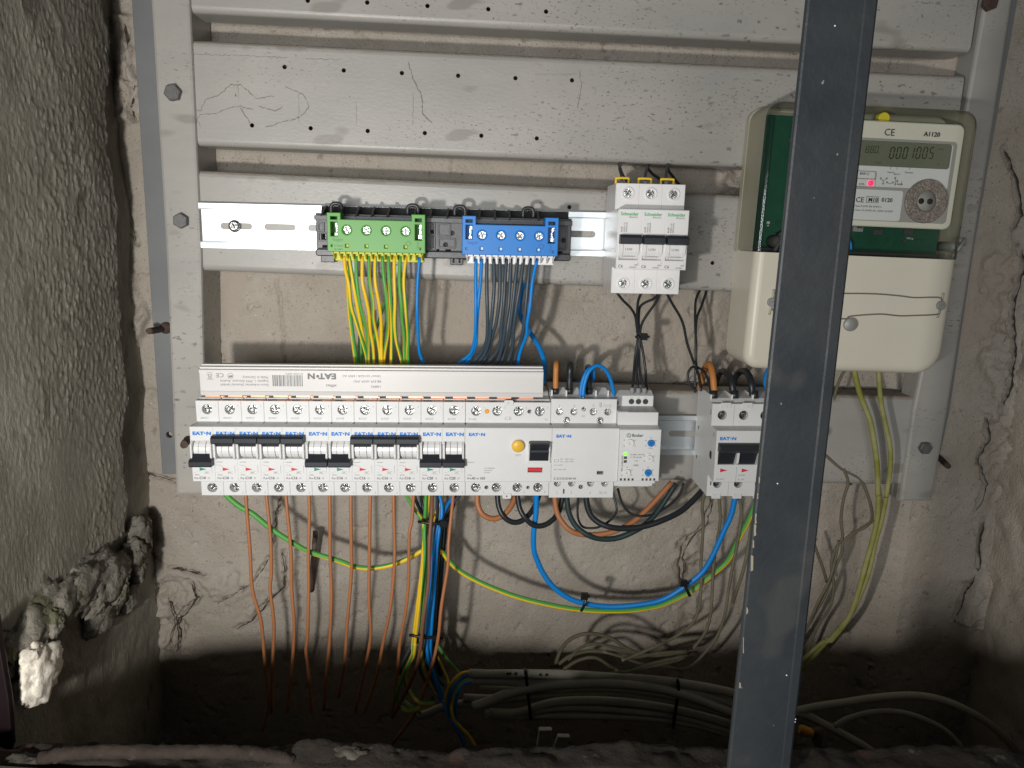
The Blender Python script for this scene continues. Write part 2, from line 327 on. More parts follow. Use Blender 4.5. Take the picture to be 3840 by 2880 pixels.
# ================================================================== SETTING
WY = 0.044               # the concrete wall behind the rails
def wl(pl, Y=WY): return [(at(x, y, Y).x, at(x, y, Y).z) for x, y in pl]
WALL = {}
def back_wall():
    xs = np.arange(-0.33, 0.56, 0.0016); zs = np.arange(-0.62, 0.26, 0.0016); X, Z = np.meshgrid(xs, zs)
    h = fbm(X, Z, 0.12, 3, 3) * 0.0035 + fbm(X, Z, 0.012, 9, 3) * 0.0010 + np.abs(fbm(X * 1.4, Z, 0.03, 15, 3)) * 0.001
    h += np.clip((X - 0.375 + Z * 0.03) / 0.03, 0, 1) * 0.024
    wob = fbm(X, Z, 0.012, 21, 3) * 0.007
    # pits in the cast surface
    pit = fbm(X, Z, 0.0065, 31, 2); h -= np.clip(pit - 0.36, 0, 1) * 0.012
    cracks = [([(1056, 1858), (1036, 1930), (1027, 2041)], 2.2), ([(451, 1706), (527, 1770), (570, 1780), (620, 1792), (665, 1816)], 2.0),
              ([(637, 2131), (700, 2140), (781, 2157)], 2.2), ([(717, 2180), (746, 2238), (677, 2313), (665, 2440)], 2.6),
              ([(1007, 2088), (955, 2180), (880, 2225), (810, 2261)], 1.2), ([(1059, 2070), (1068, 2198), (1007, 2256), (940, 2330), (891, 2357)], 2.0),
              ([(3764, 930), (3775, 995), (3740, 1105), (3735, 1220), (3745, 1330), (3725, 1430), (3700, 1500)], 3.2),
              ([(3628, 1920), (3615, 2000), (3619, 2088), (3560, 2180), (3526, 2290)], 2.6), ([(3640, 1540), (3650, 1620), (3610, 1700), (3640, 1790), (3600, 1880)], 2.0),
              ([(1045, 1041), (1060, 1200), (1075, 1365)], 0.9), ([(470, 90), (480, 190), (487, 300)], 2.2), ([(490, 300), (512, 320), (500, 400), (513, 455)], 2.2), ([(470, 340), (475, 385), (460, 420)], 1.6),
              ([(470, 780), (490, 860), (508, 910)], 2.2), ([(2700, 1620), (2690, 1800), (2650, 1960), (2560, 2060), (2555, 2200)], 1.8), ([(3400, 1140), (3430, 1190)], 1.0),
              ([(3690, 560), (3740, 700), (3760, 800), (3730, 860)], 2.6), ([(2506, 1465), (2530, 1440), (2600, 1425), (2680, 1380)], 1.0), ([(2850, 740), (2900, 700), (2890, 640)], 1.2),
              ([(1110, 1990), (1120, 2200), (1135, 2400)], 0.7), ([(560, 2100), (590, 2200), (570, 2330)], 2.0), ([(640, 2240), (660, 2330), (640, 2430)], 1.6)]
    h0 = h.copy(); WALL.update(x0=xs[0], z0=zs[0], h=h0, cracks=cracks)
    for pl, wd in cracks:
        d = np.abs(dist_line(X + wob * 0.6, Z + np.roll(wob, 60, 1) * 0.6, wl(pl))); s = wd * 0.00075
        h -= np.exp(-(d / s) ** 2) * 0.009
        h += np.exp(-(d / (s * 6)) ** 2) * 0.0008
    def patch(pl, dz, rough, edge=0.004):
        nonlocal h
        p = wl(pl); jx = X + fbm(X, Z, 0.02, 41, 3) * 0.010; jz = Z + fbm(X, Z, 0.02, 47, 3) * 0.010
        s = np.where(inside(jx, jz, p), 1.0, -1.0) * np.minimum(dist_line(jx, jz, p + [p[0]]), 0.02)
        k = np.clip(s / edge + 0.5, 0, 1); h = h + k * (dz + fbm(X, Z, 0.014, 53, 4) * rough)
    patch([(395, 70), (490, 75), (505, 300), (515, 330), (515, 460), (430, 445), (405, 250)], 0.007, 0.006)
    patch([(451, 940), (480, 965), (515, 1090), (548, 1180), (540, 1250), (470, 1335), (450, 1200)], 0.009, 0.009)
    patch([(540, 2060), (600, 2100), (640, 2131), (720, 2180), (746, 2245), (690, 2300), (670, 2460), (560, 2470)], -0.003, 0.012)
    patch([(3590, 2110), (3680, 2105), (3695, 2300), (3525, 2300)], 0.008, 0.008)
    patch([(3640, 900), (3840, 900), (3840, 2000), (3700, 1960), (3600, 1500)], -0.001, 0.010, 0.02)
    patch([(2590, 1190), (2700, 1160), (2740, 1320), (2640, 1400), (2560, 1300)], 0.001, 0.007, 0.01)
    patch([(2660, 640), (2800, 640), (2820, 730), (2690, 735)], 0.003, 0.006)
    patch([(2540, 2010), (2700, 1960), (2680, 2300), (2560, 2360)], -0.002, 0.010, 0.01)
    patch([(760, 2180), (1000, 2090), (1060, 2190), (890, 2350)], 0.002, 0.006, 0.006)
    patch([(500, 1420), (560, 1460), (575, 1530), (530, 1520)], -0.002, 0.006, 0.004)
    return grid_mesh('back_wall', np.stack([X, WY - h, Z], -1), 'wall')
bw = back_wall(); bw['kind'] = 'structure'; bw['label'] = 'cracked beige concrete wall at the back of the niche'

M['crack'] = mat('crack_shade', (0.045, 0.037, 0.03), 1.0)  # dark ribbon colour painting the shade deep inside the wall cracks
rc_ = random.Random(21)
for pl, wd in WALL['cracks']:
    if wd < 1.0: continue
    Q = []; bb = B(); Pw = [at(x, y, WY) for x, y in pl]; off = 0.0; oz = 0.0
    for p0, p1 in zip(Pw[:-1], Pw[1:]):
        n = max(2, int((p1 - p0).length / 0.0028))
        for k in range(n): off = off * .7 + rc_.uniform(-.0011, .0011); oz = oz * .7 + rc_.uniform(-.0011, .0011); Q.append((p0.lerp(p1, k / n) + Vector((off, 0, oz))))
    Q.append(Pw[-1]); W3 = []
    for q in Q:
        i = int((q.z - WALL['z0']) / .0016); j = int((q.x - WALL['x0']) / .0016); i = min(max(i, 0), WALL['h'].shape[0] - 1); j = min(max(j, 0), WALL['h'].shape[1] - 1)
        W3.append(Vector((q.x, WY - WALL['h'][i - 1:i + 2, j - 1:j + 2].max() - .0011, q.z)))
    nq = len(W3); side = []
    for k, q in enumerate(W3):
        tg = W3[min(k + 1, nq - 1)] - W3[max(k - 1, 0)]; nn = Vector((-tg.z, 0, tg.x)).normalized() * (wd * .00034 * rc_.uniform(.25, 1.25) * min(1, .25 + min(k, nq - 1 - k) * .3)); side += [W(q + nn), W(q - nn)]
    bb.add(side, [(2 * k, 2 * k + 1, 2 * k + 3, 2 * k + 2) for k in range(nq - 1)]); bb.build('wall_crack', 'crack', bw)

SX = -0.291
def sy(x, y, X=SX):          # where the line of sight meets the side plane
    r = RC.T @ np.array([x - CX, y - CY, F]); t = X / r[0]; return (r[1] * t - CAM_D, r[2] * t)
def side_wall():
    ys = np.concatenate([np.arange(-0.34, -0.22, 0.003), np.arange(-0.22, WY + 0.004, 0.0012)]); zs = np.arange(-0.50, 0.26, 0.0013); Yg, Zg = np.meshgrid(ys, zs)
    e = [sy(x, y) for x, y in [(380, -260), (388, 0), (414, 150), (405, 380), (412, 560), (440, 770), (447, 960), (465, 1280), (480, 1510), (452, 1660), (470, 1850), (478, 1920), (463, 2030), (370, 2105), (231, 2180), (205, 2230), (17, 2383), (-200, 2520)]]
    poly = e + [(-0.6, e[-1][1]), (-0.6, e[0][1])]
    jy = Yg + fbm(Yg, Zg, 0.012, 61, 4) * 0.007; jz = Zg + fbm(Yg, Zg, 0.02, 67, 3) * 0.012
    s = np.where(inside(jy, jz, poly), 1.0, -1.0) * np.minimum(dist_line(jy, jz, e), 0.03); k = np.clip(s / 0.003 + 0.5, 0, 1)
    cast = fbm(Yg, Zg * 0.5, 0.0024, 71, 3)
    fade = np.clip((fbm(Yg, Zg, 0.10, 77, 2) + 0.45) * 2.2, 0.25, 1) * np.clip((Yg + 0.20) / 0.10, 0.25, 1)
    slab = fbm(Yg, Zg, 0.08, 73, 3) * 0.003 + np.clip(cast + 0.02, -0.1, 1) * 0.0015 * fade
    rec = fbm(Yg, Zg, 0.05, 79, 4) * 0.004
    base = -0.302 - np.clip(Zg + 0.05, -0.2, 0.2) * 0.02
    return grid_mesh('side_wall', np.stack([base + rec + k * (SX - base + slab - rec), Yg, Zg], -1)[:, ::-1], 'render')
sw = side_wall(); sw['kind'] = 'structure'; sw['label'] = 'rough rendered side wall of the niche, broken off along its lower edge'
# floor of the niche, far right return wall
g = np.meshgrid(np.linspace(-0.34, 0.62, 70), np.linspace(-0.31, 0.05, 30)); fl = grid_mesh('floor', np.stack([g[0], g[1], -0.555 + fbm(g[0], g[1], 0.08, 5, 3) * 0.02], -1), 'mud'); fl['kind'] = 'structure'
g = np.meshgrid(np.linspace(-0.34, 0.05, 120), np.linspace(-0.62, 0.26, 260)); rw = grid_mesh('right_wall', np.stack([0.497 + fbm(g[0], g[1], 0.05, 6, 4) * 0.01, g[0], g[1]], -1), 'wall'); rw['kind'] = 'structure'

def lumps(name, label, blobs, mt='mortar', amp=0.35, cat='mortar lump'):
    vs = []; fs = []
    for (c, r, sq) in blobs:
        bm = bmesh.new(); bmesh.ops.create_icosphere(bm, subdivisions=4, radius=1.0)
        o = Vector(c) * 40
        for v in bm.verts:
            d = v.co.normalized(); n = mn.fractal(d * 1.6 + o, 0.9, 2.1, 5); n2 = 1 - 2 * abs(mn.noise(d * 4.5 + o)) + .6 * mn.noise(d * 13 + o)
            v.co = Vector(c) + Vector((d.x * sq[0], d.y * sq[1], d.z * sq[2])) * r * (0.95 + amp * n + 0.17 * n2)
        b = len(vs); bm.verts.index_update(); vs += [tuple(v.co) for v in bm.verts]; fs += [tuple(b + v.index for v in f.verts) for f in bm.faces]; bm.free()
    me = bpy.data.meshes.new(name); me.from_pydata(vs, [], fs); me.materials.append(M[mt]); me.polygons.foreach_set('use_smooth', [True] * len(fs)); me.update()
    return tag(link(name, me), label, cat)
def sp(x, y, off=0.0):
    a = sy(x, y); return (SX + off, a[0], a[1])
lumps('mortar_lump', 'grey mortar lump at the corner just under the end of the rough render', [(sp(520, 2010), 0.013, (.7, 1, 1.3)), (sp(485, 2090, .003), 0.013, (.7, 1.2, 1.1)), (sp(495, 2140, .004), 0.009, (.8, 1, 1.2)), (sp(535, 1975), 0.009, (.8, 1, 1.2))])
lumps('mortar_lump', 'big knobbly mortar lump bulging out of the broken render edge', [(sp(370, 2175, .001), 0.021, (.6, 1.5, 1)), (sp(300, 2195, .0), 0.019, (.6, 1.8, 1)), (sp(405, 2220, .004), 0.010, (1, 1, 1)), (sp(415, 2150, .005), .009, (1, 1, 1)), (sp(345, 2245, .003), .010, (.8, 1.4, 1)), (sp(255, 2240, .001), .014, (.7, 1.6, 1))])
lumps('mortar_lump', 'mossy mortar lump low on the side wall with a pale stone in it', [(sp(190, 2300, -.001), 0.021, (.55, 1.6, 1.1)), (sp(120, 2365, -.001), 0.020, (.55, 1.6, 1)), (sp(60, 2420, -.003), 0.018, (.5, 1.6, 1)), (sp(160, 2450, -.005), .013, (.6, 1.4, .8)), (sp(155, 2335, .008), 0.007, (.8, 1.2, 1.4)), (sp(90, 2470, -.003), .011, (.7, 1.5, 1))])
lumps('mortar_lump', 'flat grey mortar tongue hanging below the big knobbly lump', [(sp(395, 2305, -.005), 0.016, (.5, 1.3, 1)), (sp(440, 2260, -.005), .013, (.5, 1.4, 1)), (sp(500, 2195, -.005), .013, (.5, 1.0, 1.7)), (sp(370, 2345, -.006), .009, (.5, 1.2, 1))])
lumps('plaster_fragment', 'bright chalky white plaster fragment low at the far left', [((-0.293 + .012, sy(92, 2525)[0], sy(92, 2525)[1]), 0.0145, (.5, 1.5, 1.3)), ((-0.293 + .012, sy(60, 2470)[0], sy(60, 2470)[1]), 0.008, (.6, 1.2, 1.3))], 'plaster', 0.3, 'plaster fragment')

# sill of the opening: concrete ledge with a rusty bar on it
SY = -0.280
za = at(1300, 2862, SY).z
def SYx(X): return -0.270 - 0.08 * (X + 0.2)
def ledge():
    xs = np.arange(-0.40, 0.42, 0.002); t = np.linspace(0, 1, 26); Xg, T = np.meshgrid(xs, t)
    top = za + fbm(Xg, Xg * 0, 0.05, 91, 3) * 0.004; n = fbm(Xg, T * 0.06, 0.015, 93, 4) * 0.006
    S_ = SYx(Xg); top = top - 0.775 * (S_ - SY)
    Yg = np.where(T < 0.45, S_ - 0.02 + 0.03 * T + n, S_ - 0.0065 + (T - 0.45) * 0.06); Zg = np.where(T < 0.45, top - (0.45 - T) * 0.16, top + n * np.minimum(1, (T - .45) * 4) - np.maximum(0, T - .8) * 0.06)
    Yg = np.where(T >= 0.45, Yg + 0.0, Yg); o = grid_mesh('ledge', np.stack([Xg, Yg, Zg], -1), 'ledge'); return o
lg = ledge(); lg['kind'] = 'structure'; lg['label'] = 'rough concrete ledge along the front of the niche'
g = np.meshgrid(np.linspace(-0.75, 0.95, 60), np.linspace(-1.1, -0.29, 40)); fw_ = grid_mesh('unseen_front_wall', np.stack([g[0], SYx(g[0]) - 0.012 + fbm(g[0], g[1], 0.08, 8, 3) * 0.004, g[1] + 0.04 * np.clip(g[0], -.3, .45) * 0 - 0.0], -1), 'ledge'); fw_['kind'] = 'structure'  # unseen wall added below the ledge to stop light passing under it
b = B().tube([px(150, 2846, -.272), px(300, 2822, -.272), px(620, 2820, -.275), px(860, 2820, -.277), px(1010, 2834, -.278), px(1100, 2860, -.279)], 3.6, 14, sub=16)
rs = random.Random(3); b.v = [(x + rs.uniform(-.5, .5), y + rs.uniform(-.5, .5), z + rs.uniform(-.5, .5)) for x, y, z in b.v]
tag(b.build('steel_bar', 'barrust'), 'rusty flaking steel bar lying on the ledge at the lower left', 'steel bar')
lumps('rubble_lump', 'pale crumbled concrete lump at the left end of the ledge', [(tuple(at(130, 2886, -.270)), 0.008, (2.2, 1, 1.0)), (tuple(at(240, 2822, -.266)), 0.004, (1.8, 1, .7))], 'crumb', .35, 'concrete lump')
lumps('rubble_lump', 'small brown dirt lump on the ledge below the hanging brown wires', [(tuple(at(1310, 2838, -.272)), 0.007, (1.9, 1, .7))], 'crumb', .3, 'dirt lump')
# door jamb at far left
b = B(); a0 = at(-40, 2150, -0.30); 
b.plate([W(at(*p, -0.215))[:2] for p in [(-160, 2560), (-70, 2420), (-14, 2330), (0, 2440), (30, 2620), (42, 2790), (6, 2890), (-160, 2960)]], 211, 216, bev=1.0)
tag(b.build('door_jamb', 'jamb'), 'dark maroon painted door jamb at the far lower left', 'door jamb')

# ================================================================== METAL FRAME
frame = thing('metal_frame', 'grey painted steel frame of two uprights and four wide drilled rails', 'metal frame')
rl = random.Random(5)
M['grime'] = mat('grime', (0.20, 0.18, 0.165), 0.8); M['rustspot'] = mat('rust_spot', (0.23, 0.10, 0.05), 0.9)
def rail(l, r, length, hgt, holes, u0=0.0, top=True):
    R = Row(l, r, 0.0); b = B(); rd = 5.0
    hh = [circ(u, v, 1.75, 12) for u, v in holes]
    b.plate(rect(u0, rd, length, hgt - rd), -2.0, 0.0, hh, bev=0.0)
    def strip(pts, mi):
        n = len(pts); us = (u0, length)
        b.add([(u, v, w) for u in us for v, w in pts], [(i, i + 1, n + i + 1, n + i) for i in range(n - 1)], mi, True)
    arc = lambda cv, s: [(cv + s * rd * math.sin(t), -rd + rd * math.cos(t)) for t in [math.pi / 2 * i / 6 for i in range(7)]]
    strip(arc(rd, -1) + [(0.0, -30.0)], 0); strip(arc(hgt - rd, 1)[:3], 0); strip(arc(hgt - rd, 1)[2:] + [(hgt, -30.0)], 1)
    for u in (u0, length): b.add([(u, 0, -30), (u, 0, -rd), (u, rd, 0), (u, hgt - rd, 0), (u, hgt, -rd), (u, hgt, -30), (u, hgt - 2, -30), (u, hgt - 2, -rd - 1), (u, rd, -2), (u, 2, -rd), (u, 2, -30)], [(0, 1, 2, 8, 9, 10), (2, 3, 8), (3, 7, 8), (3, 4, 5, 6, 7)], 0)
    o = b.build('mounting_rail', ['paint', 'dust'], frame, R.loc(0), R.rot())
    bs = B(); n = 0
    while n < length / 16:
        u, v = rl.uniform(6, length - 6), rl.choice((rl.uniform(6, hgt - 6), rl.uniform(4, 12), rl.uniform(hgt - 14, hgt - 6))); q = rl.uniform(.25, .9); n += 1; sx, sy_ = rl.choice(((1, 1), (2.2, .7), (.7, 1.8), (1.4, .8)))
        bs.add([(u + q * sx * rl.uniform(.5, 1.1) * math.cos(t), v + q * sy_ * rl.uniform(.5, 1.1) * math.sin(t), .05) for t in [i * .8976 for i in range(7)]], [tuple(range(7))], rl.choice((0, 0, 1, 2)))
    g = bs.build('grime_spot', ['grime', 'rustspot', 'dust'], o); g['kind'] = 'stuff'
    return o, R
def huv(R, pts):
    o = []
    for x, y in pts:
        d = at(x, y, R.Y) - R.O; o.append((d.dot(R.e) * 1000, d.dot(R.n) * 1000))
    return o
RA = Row((705, 45), (3640, 195), 0.0); RBr = Row((730, 545), (2560, 618), 0.0); RCr = Row((752, 1015), (2745, 1095), 0.0); RDr = Row((2488, 1804), (3393, 1822), 0.0)
rail((705, 45), (3640, 195), 621, 80, huv(RA, [(1154, 2), (1377, 9), (1603, 22), (1831, 34), (2048, 43)]) + [(30 + 45 * i, 62) for i in range(7)])
rail((730, 545), (2560, 618), 619, 79, huv(RBr, [(1067, 251), (945, 470), (1165, 481), (1289, 264), (1507, 274), (1718, 284), (1933, 293), (2145, 301), (1379, 491), (1593, 499), (1805, 509), (2013, 519)]))
rail((752, 1015), (2745, 1095), 616, 80, huv(RCr, [(2135, 777), (2672, 986)]))
rail((2488, 1804), (3393, 1822), 219, 82, huv(RDr, [(2572, 1792)]), u0=-425)
def crack_line(L, wd, parent_rail, Rw):
    P = [Vector(p) for p in huv(Rw, L)]; bb = B(); rr = random.Random(len(L)); Q = []
    for a0, a1 in zip(P[:-1], P[1:]):
        n = max(2, int((a1 - a0).length / 1.6))
        for k in range(n): Q.append(a0.lerp(a1, k / n) + Vector((rr.uniform(-.5, .5), rr.uniform(-.5, .5))))
    Q.append(P[-1])
    for a0, a1 in zip(Q[:-1], Q[1:]):
        nn = Vector((-(a1 - a0).y, (a1 - a0).x)).normalized() * wd * rr.uniform(.25, .6); bb.add([(*(a0 + nn), .06), (*(a0 - nn), .06), (*(a1 - nn), .06), (*(a1 + nn), .06)], [(0, 1, 2, 3)])
    return bb.build('paint_crack', 'grime', parent_rail)
rails_ = [o for o in frame.children if o.name.startswith('mounting_rail')]
q1 = lambda L: [(x * .5787, y * .5787) for x, y in L]
rB = [o for o in rails_ if abs(o.location.z - RBr.O.z) < 1e-4][0]
for L, wd in (([(1260, 715), (1300, 715), (1330, 650), (1430, 610), (1490, 548), (1560, 550), (1610, 590), (1660, 640), (1780, 620)], .7), ([(1275, 770), (1300, 745), (1400, 735), (1480, 700), (1560, 690), (1640, 710)], .6), ([(1275, 770), (1300, 825)], .5), ([(1560, 700), (1610, 780), (1620, 800)], .8), ([(1540, 545), (1545, 650)], .35), ([(1935, 610), (1937, 790)], .35), ([(1990, 660), (2000, 700), (1940, 760), (1870, 780), (1720, 825)], .7), ([(1850, 560), (1960, 610), (1990, 650)], .6), ([(1680, 690), (1790, 720), (1830, 690)], .7), ([(1240, 350), (1860, 372)], .45), ([(1980, 380), (2212, 386)], .4)): crack_line(q1(L), wd, rB, RBr)
q2 = lambda L: [(1280 + x * .5787, y * .5787) for x, y in L]
for L, wd in (([(95, 660), (98, 810)], .35), ([(465, 600), (465, 810)], .35), ([(430, 400), (470, 520), (520, 620), (530, 740), (590, 800)], .9), ([(1545, 460), (1555, 560), (1530, 700)], .6), ([(1250, 480), (1530, 482)], .3)): crack_line(q2(L), wd, rB, RBr)
# uprights
def bar4(name, pts, Y0, Y1, mats, bev, parent, holes=()):
    p = [W(at(x, y, Y0))[:2] for x, y in pts]; hp = [circ(*W(at(hx, hy, Y0))[:2], hr, 14) for hx, hy, hr in holes]
    return B().plate(p, -Y1 * 1000, -Y0 * 1000, hp, bev=bev).build(name, mats, parent)
st_l = bar4('upright', [(571, -90), (695, -90), (744, 960), (762, 1846), (670, 1846), (633, 960)], -0.0035, 0.044, 'paint', 2.4, frame)
fl_l = bar4('flange', [(490, -90), (585, -90), (640, 960), (668, 1776), (610, 1776), (558, 960)], 0.036, 0.040, 'flange', 0.4, st_l, [(634, 1631, 3.3)])
st_r = bar4('upright', [(3722, -90), (3800, -90), (3700, 560), (3636, 960), (3545, 1540), (3487, 1871), (3387, 1871), (3434, 1540), (3551, 960), (3606, 560)], -0.0035, 0.022, 'paint', 2.4, frame)
fl_r = bar4('flange', [(3790, -90), (3830, -90), (3646, 960), (3560, 1540), (3500, 1812), (3440, 1812), (3500, 1540)], 0.0155, 0.0195, 'flange', 0.4, st_r)
def hexbolt(x, y, Y, r, parent, mt='bolt', a=0.2):
    u, v, w = px(x, y, Y); b = B()
    b.plate(circ(u, v, r * 1.12, 6, a), w, w + 5.2, bev=0.6); b.cyl((u, v, w + 5.2), (0, 0, 1), r * .8, 0.35, 18)
    return b.build('bolt', mt, parent)
hexbolt(653, 350, -0.0037, 5.2, st_l); hexbolt(683, 828, -0.0037, 4.9, st_l, a=0.5)
hexbolt(3463, 1677, -0.0037, 4.4, st_r, 'bolt', 0.1); hexbolt(3703, 14, -0.0037, 5.0, st_r, 'rust', 0.4)
def stud(label, a, c, r, ring=None):
    b = B().tube([a, tuple((Vector(a) + Vector(c)) / 2), c], r, 12, sub=6)
    rs = random.Random(8); b.v = [(x + rs.uniform(-.25, .25), y + rs.uniform(-.25, .25), z + rs.uniform(-.25, .25)) for x, y, z in b.v]
    if ring: b.lathe(ring, (0, 0, 1), [(r * 1.9, 0), (r * 1.9, 1.0), (r * 1.2, 2.6)], 14)
    tag(b.build('anchor_stud', 'rust'), label, 'anchor stud')
stud('rusty anchor stud through the left flange, above the white busbar', px(630, 1232, 0.042), px(558, 1242, 0.01), 2.7, px(622, 1230, 0.034))
stud('grey rusty anchor stud beside the left end of the breaker row', px(716, 1630, 0.02), px(690, 1668, -0.028), 3.2)
stud('rusty anchor stud sticking out beside the lower right upright', px(3500, 1695, 0.03), px(3555, 1748, -0.012), 2.6)
stud('rusty iron rod stuck in the wall between the hanging brown wires', px(1183, 1995, 0.020), px(1166, 2215, 0.042), 2.4)
# ================================================================== DIN RAILS
UP = Row((746, 845), (2272, 880), -0.0075); LO = Row((760, 1626), (2540, 1633), -0.0075)
def din_rail(row, u0, u1, slots, label):
    t = thing('din_rail', label, 'DIN rail', row.loc(0), row.rot(), 'zinc DIN rails')
    b = B(); hs = []
    for a, c in slots: hs.append(rrect(a, -2.7, c, 2.7, 2.6, 4))
    b.plate(rect(u0, -13.5, u1, 13.5), -7.4, -6.2, hs, bev=0.0)
    for s in (-1, 1):
        b.box(u0, s * 13.5 - .6, -7.4, u1, s * 13.5 + .6, -0.2)
        b.prof([(s * 12.9, -1.1), (s * 17.5, -1.1), (s * 17.5, 0), (s * 13.6, 0), (s * 12.9, -.6)][::s], u0, u1, bev=0.15)
    b.build('rail_profile', 'zinc', t); return t
ur = din_rail(UP, 0.4, 336, [(15 + 35.1 * i, 40.5 + 35.1 * i) for i in range(9)], 'upper zinc DIN rail carrying the green and blue terminal blocks')
B().screw(26.5, 0, -3.2, 3.4).lathe((26.5, 0, -6.2), (0, 0, 1), [(5, 0), (5, .8), (4.2, 1.6)], 18).build('rail_screw', ['chrome', 'socket'], ur)
lr = din_rail(LO, 8, 500, [(400.5 - 35.1 * i, 426 - 35.1 * i) for i in range(-2, 11)], 'lower zinc DIN rail behind the long row of breakers')

# ================================================================== BREAKERS
P_ = 17.6
def body_profile(top=39.3, bot=-39.3, wt=36.0, wf=50.0):
    return [(bot, 0), (bot, wt), (-21.6, wt), (-21.6, wf), (21.6, wf), (21.9, wt), (top, wt), (top + .6, 24), (top + 3.5, 18), (top + 3.5, 0)]
def eaton_meshes():
    d = {}
    b = B(); b.prof(body_profile(), 0.3, 17.2)
    b.plate(rect(.3, 22.2, 17.2, 38.6), 36, 44, [circ(8.6, 31.9, 4.2)], bev=.3)
    b.plate(rect(.3, -39.0, 17.2, -22.6), 36, 44, [circ(8.7, -32.7, 4.15)], bev=.3)
    b.plate(rect(.3, -21.7, 17.2, 21.7), 50, 60, [rect(1.7, -3.9, 15.9, 11.0)], bev=.35)
    d['body'] = b.mesh('body', ['white'])
    b = B(); dp = [(3.5 + 7.2 * math.sin(t), 53.2 + 8.0 * math.cos(t)) for t in [math.radians(a) for a in range(-100, 101, 20)]] + [(3.5 + 5, 49), (3.5 - 5, 49)]
    b.prof(dp, 2.4, 6.0, bev=.15); b.prof(dp, 11.8, 15.2, bev=.15); b.prof([(v, w + .35) for v, w in dp], 6.3, 11.5, bev=.15)
    for u in (.75, 15.5): b.prof([(-3.6, 58), (-3.6, 61.6), (-1.5, 63.6), (8.5, 63.6), (10.8, 61.0), (10.8, 58)], u, u + 1.35, bev=.25)
    d['toggle_drum'] = b.mesh('toggle_drum', ['drum'])
    for k, (v0, v1, s0, s1) in (('on', (10.4, 15.9, 7.4, 11.2)), ('off', (-8.1, -2.7, -3.0, .6))):
        b = B(); b.prof([(v0, 61.2), (v0, 66.5), (v0 + .8, 67.2), (v1 - 1.6, 67.2), (v1, 65.6), (v1, 61.2)], 0.15, 17.35, bev=.3)
        b.prof([(s0, 58), (s0, 62.5), (s1, 66), (s1, 58)] if k == 'on' else [(s0, 58), (s0, 66), (s1, 62.0), (s1, 58)], 2.2, 15.4, bev=.3)
        d['handle_' + k] = b.mesh('handle', ['black'])
    for i in range(3): d['screw%d' % i] = B().screw(0, 0, 40.0, 3.9).mesh('terminal_screw', ['chrome', 'socket'])
    for k, m in (('red', 'red'), ('teal', 'teal')): d['flag_' + k] = B().plate([(0, -1.35), (5.1, 0), (0, 1.35)], 60, 60.2, bev=.03).mesh('indicator_flag', [m])
    d['logo'] = B().text('EAT', 3.7, 2.2, 15.5, 60.42, bold=.05, sx=1.30).text('N', 3.7, 12.6, 15.5, 60.42, bold=.05, sx=1.30).plate(circ(11.6, 16.9, .6, 8), 60.3, 60.42, bev=0).mesh('logo', ['blue_ink'])
    for r in ('C10', 'C16', 'C20'):
        b = B(); b.text('PL6-', 2.3, 1.4, -20.0, 60.42, 0, sx=.85).text(r, 2.9, 5.2, -20.0, 60.42, 0, .035).text('/1', 2.3, 11.6, -20.0, 60.42, 0)
        b.text('xPole', 1.7, 1.6, -17.0, 60.42, 1).text('6000', 1.3, 9.6, -15.0, 60.42, 1).text('230/400V', 1.3, 1.4, -6.6, 60.42, 1)
        b.plate(rect(9.2, -15.6, 13.6, -15.45), 60.3, 60.42, bev=0, mi=1).plate(rect(9.2, -13.55, 13.6, -13.4), 60.3, 60.42, bev=0, mi=1)
        for q in ((1.0, -8.2, 6.6, -9.6), (1.0, -14.8, 6.6, -13.0)): b.add([(q[0], q[1], 60.42), (q[2], q[3], 60.42), (q[2], q[3] - .14, 60.42), (q[0], q[1] - .14, 60.42)], [(0, 1, 2, 3)], 1)
        b.plate(rect(15.1, -15, 15.25, -8.6), 60.3, 60.42, bev=0, mi=1)
        b.text('1', 2.4, 14.6, 34.0, 44.36, 1).text('2', 2.4, 14.6, -37.6, 44.36, 1).text('BN91F' if r == 'C10' else 'BO52F', 2.2, 3.4, 24.2, 44.36, 1)
        d['let_' + r] = b.mesh('lettering', ['grey_ink', 'pale_ink'])
    return d
ED = eaton_meshes()
mcb = [('C10', 0, 'leftmost breaker of the lower row, C10, black toggle down, green flag'),
       ('C10', 1, 'C10 breaker with toggle up, right beside the leftmost one that is down'),
       ('C10', 1, 'C10 breaker with toggle up, left neighbour of the first C16'),
       ('C16', 1, 'C16 breaker with toggle up, right neighbour of the last C10'),
       ('C16', 1, 'C16 breaker with toggle up, left of the middle pair that is down'),
       ('C16', 0, 'C16 breaker with toggle down, left one of the middle pair'),
       ('C16', 0, 'C16 breaker with toggle down, right one of the middle pair'),
       ('C16', 1, 'C16 breaker with toggle up, just right of the middle pair down'),
       ('C16', 1, 'C16 breaker with toggle up, between two other C16 that are up'),
       ('C16', 1, 'C16 breaker with toggle up, left neighbour of the C20 pair'),
       ('C20', 0, 'C20 breaker with toggle down, left one of the C20 pair'),
       ('C20', 0, 'C20 breaker with toggle down, right of the pair, touching the wide RCD')]
